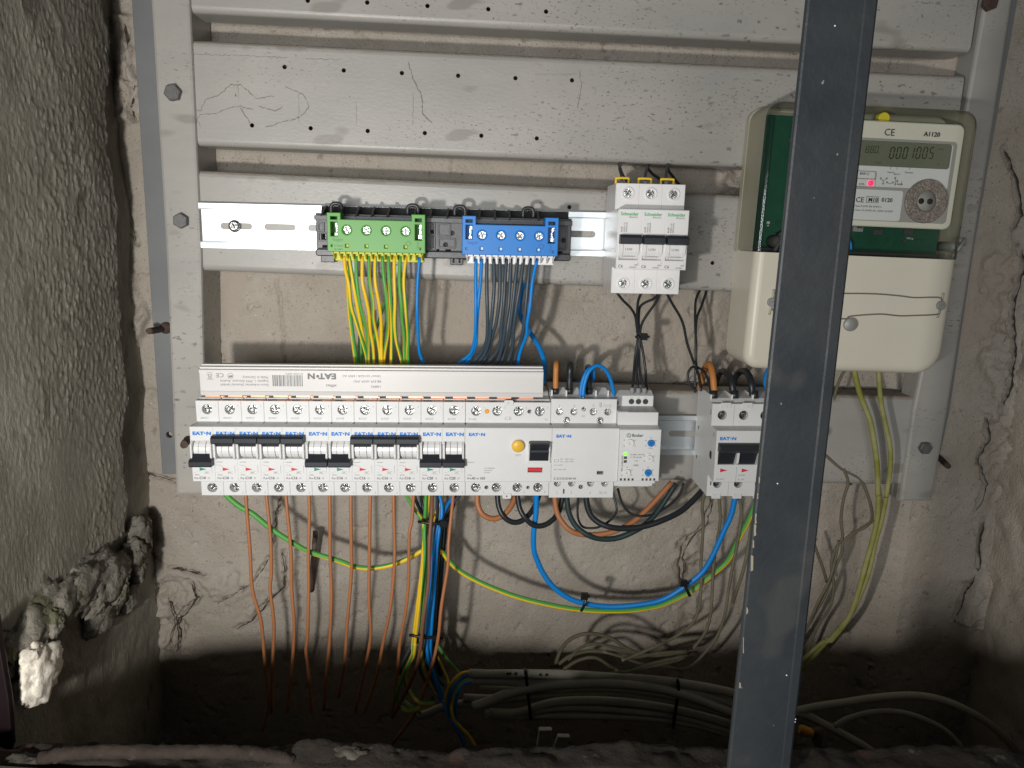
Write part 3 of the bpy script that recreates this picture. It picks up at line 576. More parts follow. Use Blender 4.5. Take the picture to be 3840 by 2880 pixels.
for i, (r, on, lab) in enumerate(mcb):
    t = thing('circuit_breaker', lab, 'circuit breaker', LO.loc(12.0 + P_ * i), LO.rot(), 'small breakers in the long lower row')
    link('body', ED['body'], t); link('toggle_drum', ED['toggle_drum'], t); link('handle', ED['handle_' + ('on' if on else 'off')], t)
    for k, (u, v) in enumerate(((8.6, 31.9), (8.7, -32.7))): link('terminal_screw', ED['screw%d' % ((i + k) % 3)], t, (u / 1000, 0, v / 1000))
    link('indicator_flag', ED['flag_' + ('red' if on else 'teal')], t, (0.0058, 0, -0.012))
    link('logo', ED['logo'], t, (0.0002 * (i % 3), 0, 0)); link('lettering', ED['let_' + r], t)

# ---- residual current device, four modules wide
t = thing('residual_current_device', 'wide white residual current device with round yellow TEST button', 'RCD', LO.loc(223.3), LO.rot())
U = [8.5, 25.3, 42.3, 59.2]
b = B(); b.prof(body_profile(), .3, 67.7)
b.plate(rect(.3, 22.2, 67.7, 38.6), 36, 44, [circ(u, 31.6, 4.2) for u in U] + [circ(17, 31.4, 2.0, 14), circ(51, 31.4, 1.9, 14)], bev=.3)
b.plate(rect(.3, -39, 67.7, -22.6), 36, 44, [circ(u, -32.4, 4.15) for u in U] + [circ(17.2, -32.4, 1.9, 14), circ(51.1, -32.4, 1.7, 14)], bev=.3)
b.plate(rect(.3, -21.7, 67.7, 21.7), 50, 60, [rect(49.8, -4.6, 66.4, 11.6), rrect(49.2, -14.6, 61.4, -10.0, .3, 2)], bev=.35)
b.plate(rrect(30.8, 36.4, 37.8, 40.6, 1.2, 4), 42, 44.9, [circ(34.3, 38.6, .9, 10)], bev=.2); b.plate(rrect(30.4, -41.6, 37.2, -37.2, 1.2, 4), 42, 44.9, [circ(33.8, -39.6, .9, 10)], bev=.2)
b.build('body', ['white'], t)
for u in U:
    for v in (31.6, -32.4): B().screw(u, v, 40, 3.85).build('terminal_screw', ['chrome', 'socket'], t)
B().cyl((17, 31.4, 38), (0, 0, 1), 1.9, 6.5, 14, ch=.5).build('orange_lamp', 'orange', t)
B().cyl((51, 31.4, 38), (0, 0, 1), 1.8, 3, 12).cyl((17.2, -32.4, 38), (0, 0, 1), 1.8, 3, 12).cyl((51.1, -32.4, 38), (0, 0, 1), 1.6, 3, 12).cyl((34.3, 38.6, 42.4), (0, 0, 1), .9, .4, 10).cyl((33.8, -39.6, 42.4), (0, 0, 1), .9, .4, 10).build('test_socket', 'socket', t)
B().lathe((41.3, 8.0, 60), (0, 0, 1), [(5.5, 0), (5.5, .7), (5.1, .9)], 28).build('button_collar', 'white', t)
tb = B().lathe((41.3, 8.0, 60), (0, 0, 1), [(4.9, 0), (4.9, 3.0), (4.4, 3.6)], 28).build('test_button', 'yellow_btn', t)
B().text('T', 4, 41.3, 6.6, 63.7, align='CENTER').build('engraving', mat('button_shade', (.66, .38, .04), .5), tb)
b = B(); b.prof([(-3.6, 50), (-3.6, 61), (3.6, 64), (5.2, 63.4), (11.0, 68), (11.4, 66), (11.4, 50)], 50.6, 65.4, bev=.5); b.build('rocker', 'black', t)
b = B()
for u in (49.2, 65.5): b.prof([(-4.4, 58), (-4.4, 61.2), (7.5, 64), (10, 62), (10, 58)], u, u + 1.2, bev=.25)
b.plate(rect(49.2, -5.8, 66.7, -4.5), 58, 61.5, bev=.3); b.build('rocker_frame', 'drum', t)
B().plate(rect(49.8, -13.4, 60.4, -11.2), 55, 58.6, bev=.1).build('indicator_flag', 'red', t)
B().text('EAT', 3.3, 2.7, 15.6, 60.42, bold=.05, sx=1.3).text('N', 3.3, 12.2, 15.6, 60.42, bold=.05, sx=1.3).plate(circ(11.2, 16.8, .55, 8), 60.3, 60.42, bev=0).build('logo', 'blue_ink', t)
b = B(); b.text('TEST', 2.3, 41.3, -.8, 60.42, 1, align='CENTER').text('PF6-', 2.3, 1.4, -20, 60.42).text('40', 2.9, 5.1, -20, 60.42, 0, .02).text('/4/', 2.3, 8.6, -20, 60.42).text('003', 2.7, 11.8, -20, 60.42, 0, .02)
b.text('xPole', 1.7, 1.6, -17, 60.42, 1).text('Un=230/400V', 1.5, 15, -11.2, 60.42, 1).text('Idn=0,03A', 1.5, 15, -13.0, 60.42, 1).text('In=40A', 1.5, 15, -14.8, 60.42, 1).text('230/400V', 1.4, 2, -6.4, 60.42, 1)
for u, s in ((14, '1'), (30.7, '3'), (47.6, '5'), (64.6, '7')): b.text(s, 2.4, u, 33.6, 44.36, 1)
for u, s in ((13.6, '2'), (30.5, '4'), (47.2, '6'), (64.0, '8')): b.text(s, 2.4, u, -37, 44.36, 1)
b.text('BO47B', 2.1, 2.4, 24.2, 44.36, 1).text('CE', 4.0, 31, 24.4, 44.36, 1, sx=1.2).text('N', 2.7, 63.2, 24, 44.36, 1); b.build('lettering', ['grey_ink', 'pale_ink'], t)

# ---- contactor, three modules wide
t = thing('contactor', 'plain white contactor block between the RCD and the small relay', 'contactor', LO.loc(291.5), LO.rot())
U = [6.9, 18.6, 34.1, 45.8]
b = B(); b.prof([(-41, 0), (-41, 36), (-21.6, 36), (-21.6, 50), (21.6, 50), (21.9, 36), (41.4, 36), (42.6, 30), (46.2, 20), (46.2, 0)], .3, 52.6)
b.plate(rect(.3, 22.2, 52.6, 41.6), 36, 44, [circ(u, 31.4, 3.2, 16) for u in U] + [circ(26.4, 33.7, 2.1, 14)], bev=.3)
b.plate(rect(.3, -40.8, 52.6, -22.4), 36, 44, [circ(u, -28.7, 3.2, 16) for u in U] + [circ(26.2, -31.8, 2.2, 14), rect(11.4, -38, 13.2, -33.4)], bev=.3)
b.plate(rect(.3, -21.7, 52.6, 21.7), 50, 60, [rrect(36.0, -16.2, 41.8, -12.8, .3, 2)], bev=.35)
for u in (0.6, 12.4, 23.5, 36.5, 46.5): b.box(u, 41.4, 20, u + 1.3, 46.8, 34)
b.build('body', ['white'], t)
for u in U:
    for v in (31.4, -28.7): B().screw(u, v, 39.6, 3.0, slot='-').build('terminal_screw', ['chrome', 'socket'], t)
for u, v, w in ((26.4, 33.7, 43.4), (26.2, -31.8, 43.4)): B().screw(u, v, w, 2.0).build('coil_screw', ['chrome', 'socket'], t)
for u, v in ((12.4, 24.8), (39.5, 24.6)): B().lathe((u, v, 44.2), (0, 0, 1), [(2.6, 0), (2.6, .8), (1.7, 1.4), (1.5, .5)], 16).build('cover_rivet', 'chrome', t)
B().box(36.4, -15.9, 52, 41.4, -13.1, 56).build('window', 'seam', t); B().box(11.5, -37.9, 37, 13.1, -33.5, 38.4).build('slider', 'seam', t)
B().text('EAT', 3.1, 3.0, 14.6, 60.42, bold=.05, sx=1.26).text('N', 3.1, 11.8, 14.6, 60.42, bold=.05, sx=1.26).plate(circ(11.0, 15.7, .5, 8), 60.3, 60.42, bev=0).build('logo', 'blue_ink', t)
b = B(); b.text('Z-SCH230/40-40', 2.6, 1.6, -20.0, 60.42, 0, .005)
for k, s in enumerate(('220 - 240V 50Hz', '230 - 260V 60Hz')): b.text(s, 1.6, 6.4, -3.6 - 2.0 * k, 60.42, 1)
b.text('Ui = 440V~', 1.6, 1.8, -8.6, 60.42, 1).text('Ith = 40A  40T', 1.6, 1.8, -12.2, 60.42, 1)
b.plate(rect(1.9, -5.6, 5.4, -3.4), 60.3, 60.42, [rect(2.15, -5.35, 5.15, -3.65)], bev=0, mi=1)
for u, s in ((5.7, '1'), (17.4, '3'), (33.0, '5'), (41.6, '7(13)')): b.text(s, 3.2, u, 35.4, 44.36, 1)
for u, s in ((5.7, '2'), (17.4, '4'), (33.0, '6'), (41.2, '8(14)')): b.text(s, 3.0, u, -37.6, 44.36, 1)
b.text('A1', 3.0, 24.4, 27.0, 44.36, 1).text('A2', 2.8, 24.4, -27.2, 44.36, 1).plate(rect(38.6, 35.4, 40.4, 39.2), 44.3, 44.42, [rect(38.8, 35.6, 39.5, 39.0)], bev=0, mi=1); b.build('lettering', ['grey_ink', 'pale_ink'], t)

# ---- monitoring relay, two modules wide
t = thing('monitoring_relay', 'stepped grey relay with two blue and three white dials and a green light', 'relay', LO.loc(344.3), LO.rot())
b = B(); b.prof([(-35.6, 0), (-35.6, 30), (-31, 30), (-31, 42), (-26, 42), (-26, 50), (-20.4, 50), (-20.4, 60), (21.4, 60), (22.2, 50), (32.4, 50), (33, 30), (41.6, 30), (44.4, 22), (44.4, 0)], .3, 32.6, bev=.35)
b.box(.4, 22.5, 40, 8.5, 33, 49.4); b.build('body', ['white'], t)
B().plate(rect(.4, -20.3, 32.5, 21.3), 60, 62, bev=.3).build('front_panel', 'white', t)
kb = [(8.1, 10.9, 3.0, 'knob_white'), (24.9, 10.9, 2.6, 'knob_blue'), (24.4, -1.7, 2.4, 'knob_white'), (7.0, -13.3, 2.6, 'knob_white'), (23.8, -13.3, 2.6, 'knob_blue')]
for u, v, r, m in kb: B().plate(circ(u, v, r, 18), 61.8, 63.6, [plus(u, v, r * .5, r * .16, .5)], bev=.2).cyl((u, v, 61.8), (0, 0, 1), r * .8, .8, 12).build('dial', m, t)
for k, m in enumerate(('gled', 'seam', 'seam')): B().plate(rect(4.2, 1.0 - 3.1 * k, 6.3, 2.8 - 3.1 * k), 61.9, 62.6 if k == 0 else 62.35, bev=.15).build('indicator_light', m, t)
b = B()
for u in (1.6, 4.7, 7.8, 10.9, 19.0, 22.1, 25.2, 28.3): b.plate(rect(u, -20.0, u + 1.5, -18.2), 62.2, 62.4, bev=0)
b.build('vent_slot', 'dark_ink', t)
for u in (14.4, 20.2, 26.0): B().cyl((u, 37.0, 29.6), (0, 0, 1), 2.3, .9, 14).build('terminal_hole', 'socket', t)
B().cyl((1.8, 35.8, 29.6), (0, 0, 1), 2.3, .9, 14).cyl((5, -32.2, 29.6), (0, 0, 1), 2.0, .9, 14).cyl((10.2, -32.2, 29.6), (0, 0, 1), 2.0, .9, 14).build('terminal_hole', 'socket', t)
b = B(); b.text('finder', 3.5, 9.4, 15.9, 62.42, 0, .03, sx=1.1).plate(circ(7.0, 17.1, 1.7, 18), 62.3, 62.42, [circ(7.0, 17.1, 1.25, 16)], bev=0).text('Y', 2.2, 6.3, 16.3, 62.42)
b.text('70.41.8.400.2030', 1.9, 3.4, -12.6, 62.42, rot=math.pi / 2)
b.text('Un 380...415V AC', 1.5, 9.0, 0.9, 62.42, 1).text('3~ (50...60 Hz)', 1.5, 9.0, -1.2, 62.42, 1).text('5 VA', 1.4, 12.5, -4.2, 62.42, 1).text('LINK', 2.0, 11.6, -8.0, 62.42, 1)
for u, v, r, m in kb:
    for a in range(-30, 211, 60): b.text('00', 1.2, u + (r + 1.9) * math.cos(math.radians(a)) - .8, v + (r + 1.7) * math.sin(math.radians(a)) - .5, 62.42, 1)
b.text('Umax', 1.4, 23.2, 6.4, 62.42, 1).text('Umin', 1.4, 22.4, -17.3, 62.42, 1).text('6A 250V~', 1.8, 6.4, -24.6, 50.4, 1).text('11   12', 1.7, 4.0, -35.0, 30.4, 1)
for u, s in ((13.4, 'L1'), (19.2, 'L2'), (25.0, 'L3'), (1.0, 'N')): b.text(s, 1.9, u, 39.6, 30.4, 1)
b.build('lettering', ['grey_ink', 'grey_ink'], t)

# ---- isolator switch at right
t = thing('isolator_switch', 'grey main isolator half hidden behind the slate post, wide black toggle up', 'isolator switch', LO.loc(422.0), LO.rot())
b = B(); b.prof([(-39.6, 0), (-39.6, 38), (-21.6, 38), (-21.6, 50), (20.2, 50), (20.4, 38), (38.4, 38), (41, 34), (43.4, 18), (43.4, 0)], .3, 69.8)
b.plate(rect(.3, 20.4, 69.8, 38.4), 38, 44, [circ(8.6 + 17.5 * k, 29.2, 4.1) for k in range(4)], bev=.3)
b.plate(rect(.3, -39.4, 69.8, -22), 38, 44, [circ(8.6 + 17.5 * k, -28.9, 3.9) for k in range(4)], bev=.3)
b.plate(rect(.3, -21.8, 69.8, 20.2), 50, 60, [rect(2.0, -7.8, 68, 9.6)], bev=.35)
for k in range(4): b.plate(rect(6.8 + 17.5 * k, 35.5, 14.6 + 17.5 * k, 39.6), 43, 44.9, [rect(11.5 + 17.5 * k, 36.4, 12.6 + 17.5 * k, 37.4)], bev=.15).plate(rect(4.4 + 17.5 * k, -41.4, 11.4 + 17.5 * k, -37.6), 42, 44.9, [rect(6.4 + 17.5 * k, -39.6, 7.5 + 17.5 * k, -38.6)], bev=.15)
for k in range(5): b.box(.4 + 17.3 * k, 40.2, 16, 1.8 + 17.3 * k, 44.2, 35)
for k in range(3): b.prof([(-8, 52), (-8, 59), (-5, 62.4), (5, 64), (6.5, 62), (6.5, 52)], 16.4 + 17.2 * k, 18.4 + 17.2 * k, bev=.4)
b.build('body', ['white'], t)
for k in range(4):
    b = B(); b.prof([(-7.4, 50), (-7.4, 57), (4.0, 62), (4.0, 50)], 2.8 + 17.4 * k, 15.8 + 17.4 * k, bev=.5); b.build('rocker', 'black', t)
b = B(); b.prof([(4.0, 58), (4.0, 64), (6, 66.5), (8.8, 66.5), (10.2, 64), (10.2, 58)], 1.4, 68.6, bev=.6); b.build('toggle_bar', 'black', t)
for k in range(4):
    for v in (29.2, -28.9): B().screw(8.6 + 17.5 * k, v, 39.4, 3.6).build('terminal_screw', ['socket', 'hole'], t)
    B().plate([(4.6 + 17.4 * k, -13.6), (10.0 + 17.4 * k, -12.2), (4.6 + 17.4 * k, -10.6)], 60.2, 60.5, bev=.03).build('indicator_flag', 'red', t)
B().text('EAT', 3.5, 2.4, 13.0, 60.42, bold=.04, sx=1.28).text('N', 3.5, 12.2, 13.0, 60.42, bold=.04, sx=1.28).plate(circ(11.3, 14.2, .55, 8), 60.3, 60.42, bev=0).build('logo', 'blue_ink', t)
B().text('IS-40/4', 2.3, 1.6, -20.2, 60.42, 0).text('230/400V', 1.6, 19, -16.6, 60.42).text('AC-22A', 1.6, 19, -20.2, 60.42).plate(rect(17.5, 20.5, 17.7, 38.2), 44.2, 44.42, bev=0).plate(rect(17.5, -39, 17.7, -22), 44.2, 44.42, bev=0).plate(rect(17.5, -21.5, 17.7, -9), 60.2, 60.42, bev=0).build('lettering', ['pale_ink'], t)
B().lathe((0.55, -3.2, 47), (-1, 0, 0), [(3.4, 0), (3.4, .4)], 16).box(-.1, 8, 8, .5, 11, 9).box(-.1, -18, 8, .5, -15, 9).box(-.1, 29, 40, .5, 33, 41).box(-.1, 14, 52, .5, 17, 53).box(-.1, -27, 52, .5, -24, 53).build('side_hole', 'seam', t)

# ---- comb busbar
t = thing('comb_busbar', 'long pale grey busbar strip with upside-down printing above the breaker row', 'busbar', LO.loc(18.0), LO.rot())
b = B(); b.prof([(44.2, 34), (44.2, 47.4), (47.2, 48.4), (47.6, 47.8), (62.2, 47.8), (62.4, 48.8), (64.2, 48.8), (64.6, 46.2), (66.0, 46.2), (66.4, 42), (67.4, 42), (67.4, 36), (65, 34)], 0, 266.4, bev=.2); b.build('profile', 'pvc', t)
me = B().prof([(38.6, 31.5), (44.4, 31.5), (44.4, 44.6), (42.2, 44.6), (42.2, 33.5), (38.6, 33.5)], 0, 11.2, bev=.12).mesh('copper_tooth', ['copper'])
for i in range(15): link('copper_tooth', me, t, (0.0022 + 0.01755 * i, 0, 0))
me = B().box(0, 42.6, 33, 5.4, 44.4, 43.4).mesh('spacer', ['seam'])
for i in range(15): link('spacer', me, t, (0.0136 + 0.01755 * i, 0, 0))
b = B(); PI = math.pi
def ut(s, size, u, v, bold=0.0, mi=0): b.text(s, size, u, v, 48.15, mi, bold, 'LEFT', PI)
kx = 0.0772      # builder mm per enlarged photo unit used while measuring
U_ = lambda x: (x - 190) * kx * .995 + .2
ut('Eaton Industries (Austria) GmbH', 2.75, U_(872), 53.4); ut('Eugenia 1, 3943 Schrems, Austria', 2.75, U_(872), 56.4); ut('Made in Germany', 2.75, U_(872), 59.4)
b.text('CE', 4.8, U_(432), 61.6, 48.15, 0, 0, 'LEFT', PI, 1.1); b.plate(circ(U_(496), 59.6, 2.3, 8), 48.0, 48.15, [circ(U_(496), 59.6, 2.0, 8)], bev=0); b.text('KEMA', 1.1, U_(517), 60.0, 48.15, 0, .02, 'LEFT', PI); b.plate(rect(U_(478), 58.4, U_(514), 59.2), 48.0, 48.15, bev=0)
b.plate(rect(U_(266), 61.7, U_(316), 62.2), 48.0, 48.15, bev=0); b.plate([(U_(275), 60.6), (U_(308), 60.6), (U_(303), 56.6), (U_(280), 56.6)], 48.0, 48.15, [[(U_(279), 60.2), (U_(304), 60.2), (U_(300), 57), (U_(283), 57)]], bev=0)
for s in (1, -1): b.add([(U_(291) - s * 2.6, 61, 48.15), (U_(291) - s * 2.3, 61, 48.15), (U_(291) + s * 2.6, 56.2, 48.15), (U_(291) + s * 2.3, 56.2, 48.15)], [(0, 1, 2, 3)])
rb = random.Random(11); x = U_(912)
while x < U_(1210):
    wd = rb.choice((.3, .3, .55, .85)); b.plate(rect(x, 51.6, x + wd, 60.4), 48.0, 48.15, bev=0); x += wd + rb.choice((.3, .35, .6))
b.text('4015082168842', 1.7, U_(1222), 62.0, 48.15, 0, 0, 'LEFT', PI, 1.25)
b.text('EAT', 6.4, U_(1552), 62.0, 48.15, 0, .045, 'LEFT', PI, 1.2); b.text('N', 6.4, U_(1340), 62.0, 48.15, 0, .045, 'LEFT', PI, 1.2); b.plate(circ(U_(1366), 59.7, 1.2, 12), 48.0, 48.15, bev=0)
ut('xEffect', 3.0, U_(1552), 53.2, .01); ut('10mm² Un=63A / 690V AC', 2.7, U_(2003), 61.0); ut('BB-EVF-10/3P-1MU', 2.7, U_(2003), 56.8); ut('168842', 2.7, U_(2003), 52.6)
b.build('lettering', ['grey_ink'], t)

# ---- three small breakers on the upper rail
sd = {}
b = B(); b.prof([(-43.8, 4), (-43.8, 44), (-24, 44), (-24, 50), (19, 50), (19.4, 44), (38.6, 44), (38.6, 4), (19, 0), (-20, 0)], .25, 17.25)
sd['b'] = b
def sch():
    d = {}
    b = B(); b.prof([(-43.8, 4), (-43.8, 38), (-24, 38), (-24, 50), (19, 50), (19.4, 38), (38.6, 38), (38.6, 4), (19, 0), (-20, 0)], .3, 17.2)
    b.plate(rect(.3, 19.6, 17.2, 38.6), 38, 44, [circ(8.7, 31.6, 3.5, 18)], bev=.3); b.plate(rect(.3, -43.8, 17.2, -24.2), 38, 44, [circ(8.7, -36.4, 3.5, 18)], bev=.3)
    b.lathe((8.7, 31.6, 44), (0, 0, 1), [(4.9, 0), (4.9, .45), (4.5, .6), (3.7, .6), (3.5, .1), (3.4, -2)], 24, caps=False); b.lathe((8.7, -36.4, 44), (0, 0, 1), [(4.9, 0), (4.9, .45), (4.5, .6), (3.7, .6), (3.5, .1), (3.4, -2)], 24, caps=False)
    b.plate(rect(.3, -24.2, 17.2, 19.2), 50, 60, [rect(1.2, -18, 16.4, 1.0)], bev=.35); d['body'] = b.mesh('body', ['white2'])
    b = B(); dp = [(-8.5 + 9.8 * math.sin(t), 52.4 + 9.2 * math.cos(t)) for t in [math.radians(a) for a in range(-100, 101, 16)]] + [(-3, 48), (-14, 48)]
    b.prof(dp, 1.4, 4.2, bev=.3); b.prof(dp, 13.4, 16.2, bev=.3); b.prof([(v, w - .8) for v, w in dp], 4.2, 13.4, bev=.2); b.plate(rect(4.5, -15.2, 13.0, -15.0), 60.6, 61, bev=0, mi=1)
    d['toggle_drum'] = b.mesh('toggle_drum', ['white2', 'seam'])
    b = B(); b.prof([(-5.6, 57), (-5.6, 64.5), (-4.6, 66.5), (-1.4, 66.5), (.4, 64.5), (.6, 57)], .9, 17.1, bev=.4); d['handle'] = b.mesh('handle', ['black'])
    d['screw'] = B().screw(0, 0, 43.2, 3.4).mesh('terminal_screw', ['chrome', 'socket'])
    d['logo'] = B().text('Schneider', 3.35, 1.2, 14.9, 60.42, bold=.018, sx=1.0).mesh('logo', ['green_ink'])
    b = B(); b.text('Electric', 1.75, 7.6, 13.2, 60.42, 0, sx=1.25).text('Acti9', 1.9, 3.0, 2.6, 60.42, 0, .01, rot=PI / 2).text('iK60N C6', 1.7, 4.9, 2.6, 60.42, rot=PI / 2).text('A9K24106', 1.7, 6.6, 2.6, 60.42, rot=PI / 2)
    b.plate(rect(.5, .95, 17, 1.1), 60.3, 60.42, bev=0, mi=1).text('C6', 3.0, 1.0, -23.4, 60.42, 0, .015).text('230/400V~', 1.35, 9.4, -23.6, 60.42, 0).text('6000', 1.4, 13.2, -21.8, 60.42, 0).text('3', 1.3, 15.6, -20.4, 60.42, 0)
    b.text('I.ON', 2.6, 5.6, -10.6, 61.05, 0, .012); d['lettering'] = b.mesh('lettering', ['grey_ink', 'pale_ink']); return d
SD = sch()
for i, lab in enumerate(('left C6 breaker of the upper three, its bare side towards the blue block', 'middle C6 breaker of the upper three, between two others with I.ON toggles', 'right C6 breaker of the upper three, nearest the electricity meter')):
    t = thing('circuit_breaker', lab, 'circuit breaker', UP.loc(328.4 + 17.55 * i), UP.rot(), 'three small breakers on the upper rail')
    for k in ('body', 'toggle_drum', 'handle', 'logo', 'lettering'): link(k, SD[k], t)
    for v in (31.6, -36.4): link('terminal_screw', SD['screw'], t, (0.0087, 0, v / 1000), None)
    b = B(); 
    if i == 0: b.plate([(-43, 5), (-43, 43), (-25, 43), (-23, 59), (18, 59), (20, 43), (38, 43), (38, 5)], 0, .3) if False else B().prof([(-43.5, 5), (-43.5, 43), (-24, 43), (-24, 59), (18.6, 59), (19, 43), (38.2, 43), (38.2, 5), (18, 1), (-19, 1)], -.5, .2, bev=.05).build('side_cheek', 'clearside', t)
    B().tube([(1.6, 38, 30), (1.6, 42.6, 30), (2.4, 43.4, 30), (10.6, 43.4, 30), (11.4, 42.6, 30), (11.4, 38, 30)], 1.0, 6, sub=2).build('yellow_clip', 'clip', t)

# ================================================================== TERMINAL BLOCKS on a black carrier
t = thing('terminal_carrier', 'long black plastic carrier holding the green and blue terminal blocks', 'terminal carrier', UP.loc(98.5), UP.rot())
b = B(); b.plate(rect(0, -16.4, 198.5, 11.2), 8, 24, [rect(4, -14.8, 9, -12.6), rrect(3.2, -8.5, 7.5, -3.8, .4, 2), rect(88.5, -17, 91, -14.6) if False else rect(93, -15.4, 95.4, -13.8), rect(100, -15.4, 104.5, -13.8), rect(188, -16.2 + 1, 192.5, -13.6)], bev=.6)
b.plate(rect(0, 6.6, 198.5, 9.8), 24, 32, bev=.3)
b.plate(rrect(.5, -20.2, 198, -16.2, 1.2, 3), 8, 29, bev=.8)
b.prof([(9, 6), (17.4, 4), (17.4, 2.6), (9, 2)], 0, 198.5, bev=.1); b.build('carrier_body', 'carrier', t)
fin = B().prof([(9.4, 8), (17.8, 10), (17.2, 14), (9.6, 33)], -.7, .7, bev=.15).mesh('fin', ['carrier'])
for u in (5.5, 19, 31.5, 43.5, 55.5, 76.5, 87.5, 100.5, 115, 125.5, 137.5, 149, 171.5): link('fin', fin, t, (u / 1000 if u < 80 else (u + 1) / 1000, 0, 0))
for u in (10.5, 70, 107, 161): B().tube([(u, 11, 18), (u, 17, 18), (u + 2, 19.2, 18), (u + 6, 19.2, 18), (u + 8, 17, 18), (u + 8, 11, 18)], 1.5, 8, sub=3).build('spring_clip', 'carrier', t)
for u, c in ((24.4, 'B'), (38.8, 'C'), (53.0, 'D'), (67, 'E')): B().text(c, 2.3, u, 6.9, 32.4).build('lettering', 'pale_ink', t)
b = B()
for u0, v0, u1, v1 in ((1, -2.2, 6, 4.6), (1, -9.8, 9, -3), (87.4, -3, 92, 6), (87.4, -14, 92, -4.4), (94, -4, 104, 6), (94.5, -13, 108, -5.4), (188.6, -12, 195.6, 5.4)): b.plate(rect(u0, v0, u1, v1), 23, 25.4, [rect(u0 + .8, v0 + .8, u1 - .8, v1 - .8)], bev=.2)
for u, v in ((89.6, -1), (100, -10.5), (105, -1.4), (193, -5)): b.lathe((u, v, 24), (0, 0, 1), [(2.0, 0), (2.0, 1.0), (1.3, 1.0), (1.3, .2)], 14)
b.build('relief_ribs', 'carrier', t)
for u0, du in ((3.2, 9.5), (104.3, 9.2)): 
    b = B(); b.plate(rect(u0, -25.4, u0 + du, -20), 8, 24, [rect(u0 + 1.4, -24.4, u0 + 3, -21.2), rect(u0 + du - 3, -24.4, u0 + du - 1.4, -21.2)] if du < 9.4 else [], bev=.5); b.box(u0 + 1, -26.4, 12, u0 + 2.2, -25, 20); b.box(u0 + 6.6, -26.4, 12, u0 + 7.8, -25, 20); b.build('release_tab', 'carrier', t)
def term_block(u0, wd, label, body, comb, ink, squares):
    t = thing('terminal_block', label, 'terminal block', UP.loc(u0), UP.rot())
    S = [14.2 + 14.6 * i for i in range(4)]
    if u0 > 150: S = [14.4 + 14.4 * i for i in range(4)]
    ear = 9.4; yv = -0.6 if u0 < 150 else -2.0; top = yv + 7.4
    o = [(0, -16.4), (wd, -16.4), (wd, 11.6), (wd - ear, 11.6), (wd - ear, top), (ear, top), (ear, 11.6), (0, 11.6)]
    hs = [circ(s, yv, 3.3, 22) for s in S] + [rect(s - 1.6, -13.8, s + 1.5, -10.7) for s in S] + [rect(1.8, -5.6, ear - 1.8, 5.6), rect(1.8, 6.6, ear - 1.8, 9.6), rect(wd - ear + 1.8, -7.4, wd - 1.8, 5.0), rect(wd - ear + 1.8, 6.2, wd - 1.8, 9.4), rect(2.0, -13.4, 3.6, -11.2), rect(wd - 4, -14.4, wd - 2.4, -12.2)]
    b = B(); b.plate(o, 33, 48, hs, bev=.45)
    for s in S: b.lathe((s, yv, 48), (0, 0, 1), [(4.1, 0), (4.1, .35), (3.5, .5), (3.3, .1), (3.2, -2)], 24, caps=False)
    b.build('block_body', body, t)
    for s in S:
        B().screw(s, yv, 45.5, 3.15).build('terminal_screw', ['chrome', 'socket'], t)
    for s in S: B().box(s - 1.6, -13.8, 40, s + 1.5, -10.7, 45.6).build('test_window', squares, t)
    B().box(2.0, -13.4, 40, 3.6, -11.2, 45.6).box(wd - 4, -14.4, 40, wd - 2.4, -12.2, 45.6).build('test_window', squares, t)
    b = B()
    for e in (1.9, wd - ear + 1.9): b.box(e, -6.5, 35, e + 5.6, 5, 36.2, 1); b.box(e + 3.0, -5.5, 36, e + 4.3, 1.5, 39); b.box(e + 2.6, -6, 36, e + 5.0, -3, 43); b.box(e + 3.2, 1.8, 36, e + 5, 4.5, 43.5)
    b.build('spring_terminal', ['chrome', body], t)
    # comb strip below with a pocket for every wire
    b = B(); x0, x1 = 2.4, wd - 1.4; n = 14
    b.plate([(x0, -16.6), (x1, -16.6), (x1 - .4, -23.6), (x0 + 1.4, -23.6)], 30, 37, bev=.4)
    for i in range(n + 1): u = x0 + 1 + (x1 - x0 - 2) * i / n; b.prof([(-16.5, 37), (-16.5, 46), (-18.5, 46), (-22.6, 39), (-22.6, 37)], u - .45, u + .45, bev=.1)
    b.prof([(-16.5, 44), (-16.5, 46), (-18, 46), (-18, 44)], x0, x1, bev=.1); b.build('wire_comb', comb, t)
    b = B(); b.text('hager', 3.5, 3.4, -8.8, 48.3, sx=1.05)
    if u0 < 150: b.text('4-16mm²', 1.9, 4.6, -12.9, 48.3).text('Ui=400V', 1.9, 4.2, -15.6, 48.3)
    b.text('12mm', 2.4, wd - 4.6, -14.2, 48.3, rot=PI / 2); b.plate(circ(wd - 12.4, -9.6, 2.0, 16), 48.2, 48.3, [circ(wd - 12.4, -9.6, 1.6, 16)], bev=0)
    b.build('lettering', ink, t); return t
M['green_ink2'] = mat('moulded_green', (0.055, 0.22, 0.03), 0.45); M['blue_ink2'] = mat('moulded_blue', (0.006, 0.10, 0.40), 0.45)
term_block(111.5, 72.4, 'green earth terminal block with a translucent yellow wire comb', 'hgreen', 'hyellow', 'green_ink2', 'hyellow')
term_block(212.6, 71.9, 'blue neutral terminal block with a white wire comb', 'hblue', 'white2', 'blue_ink2', 'white2')

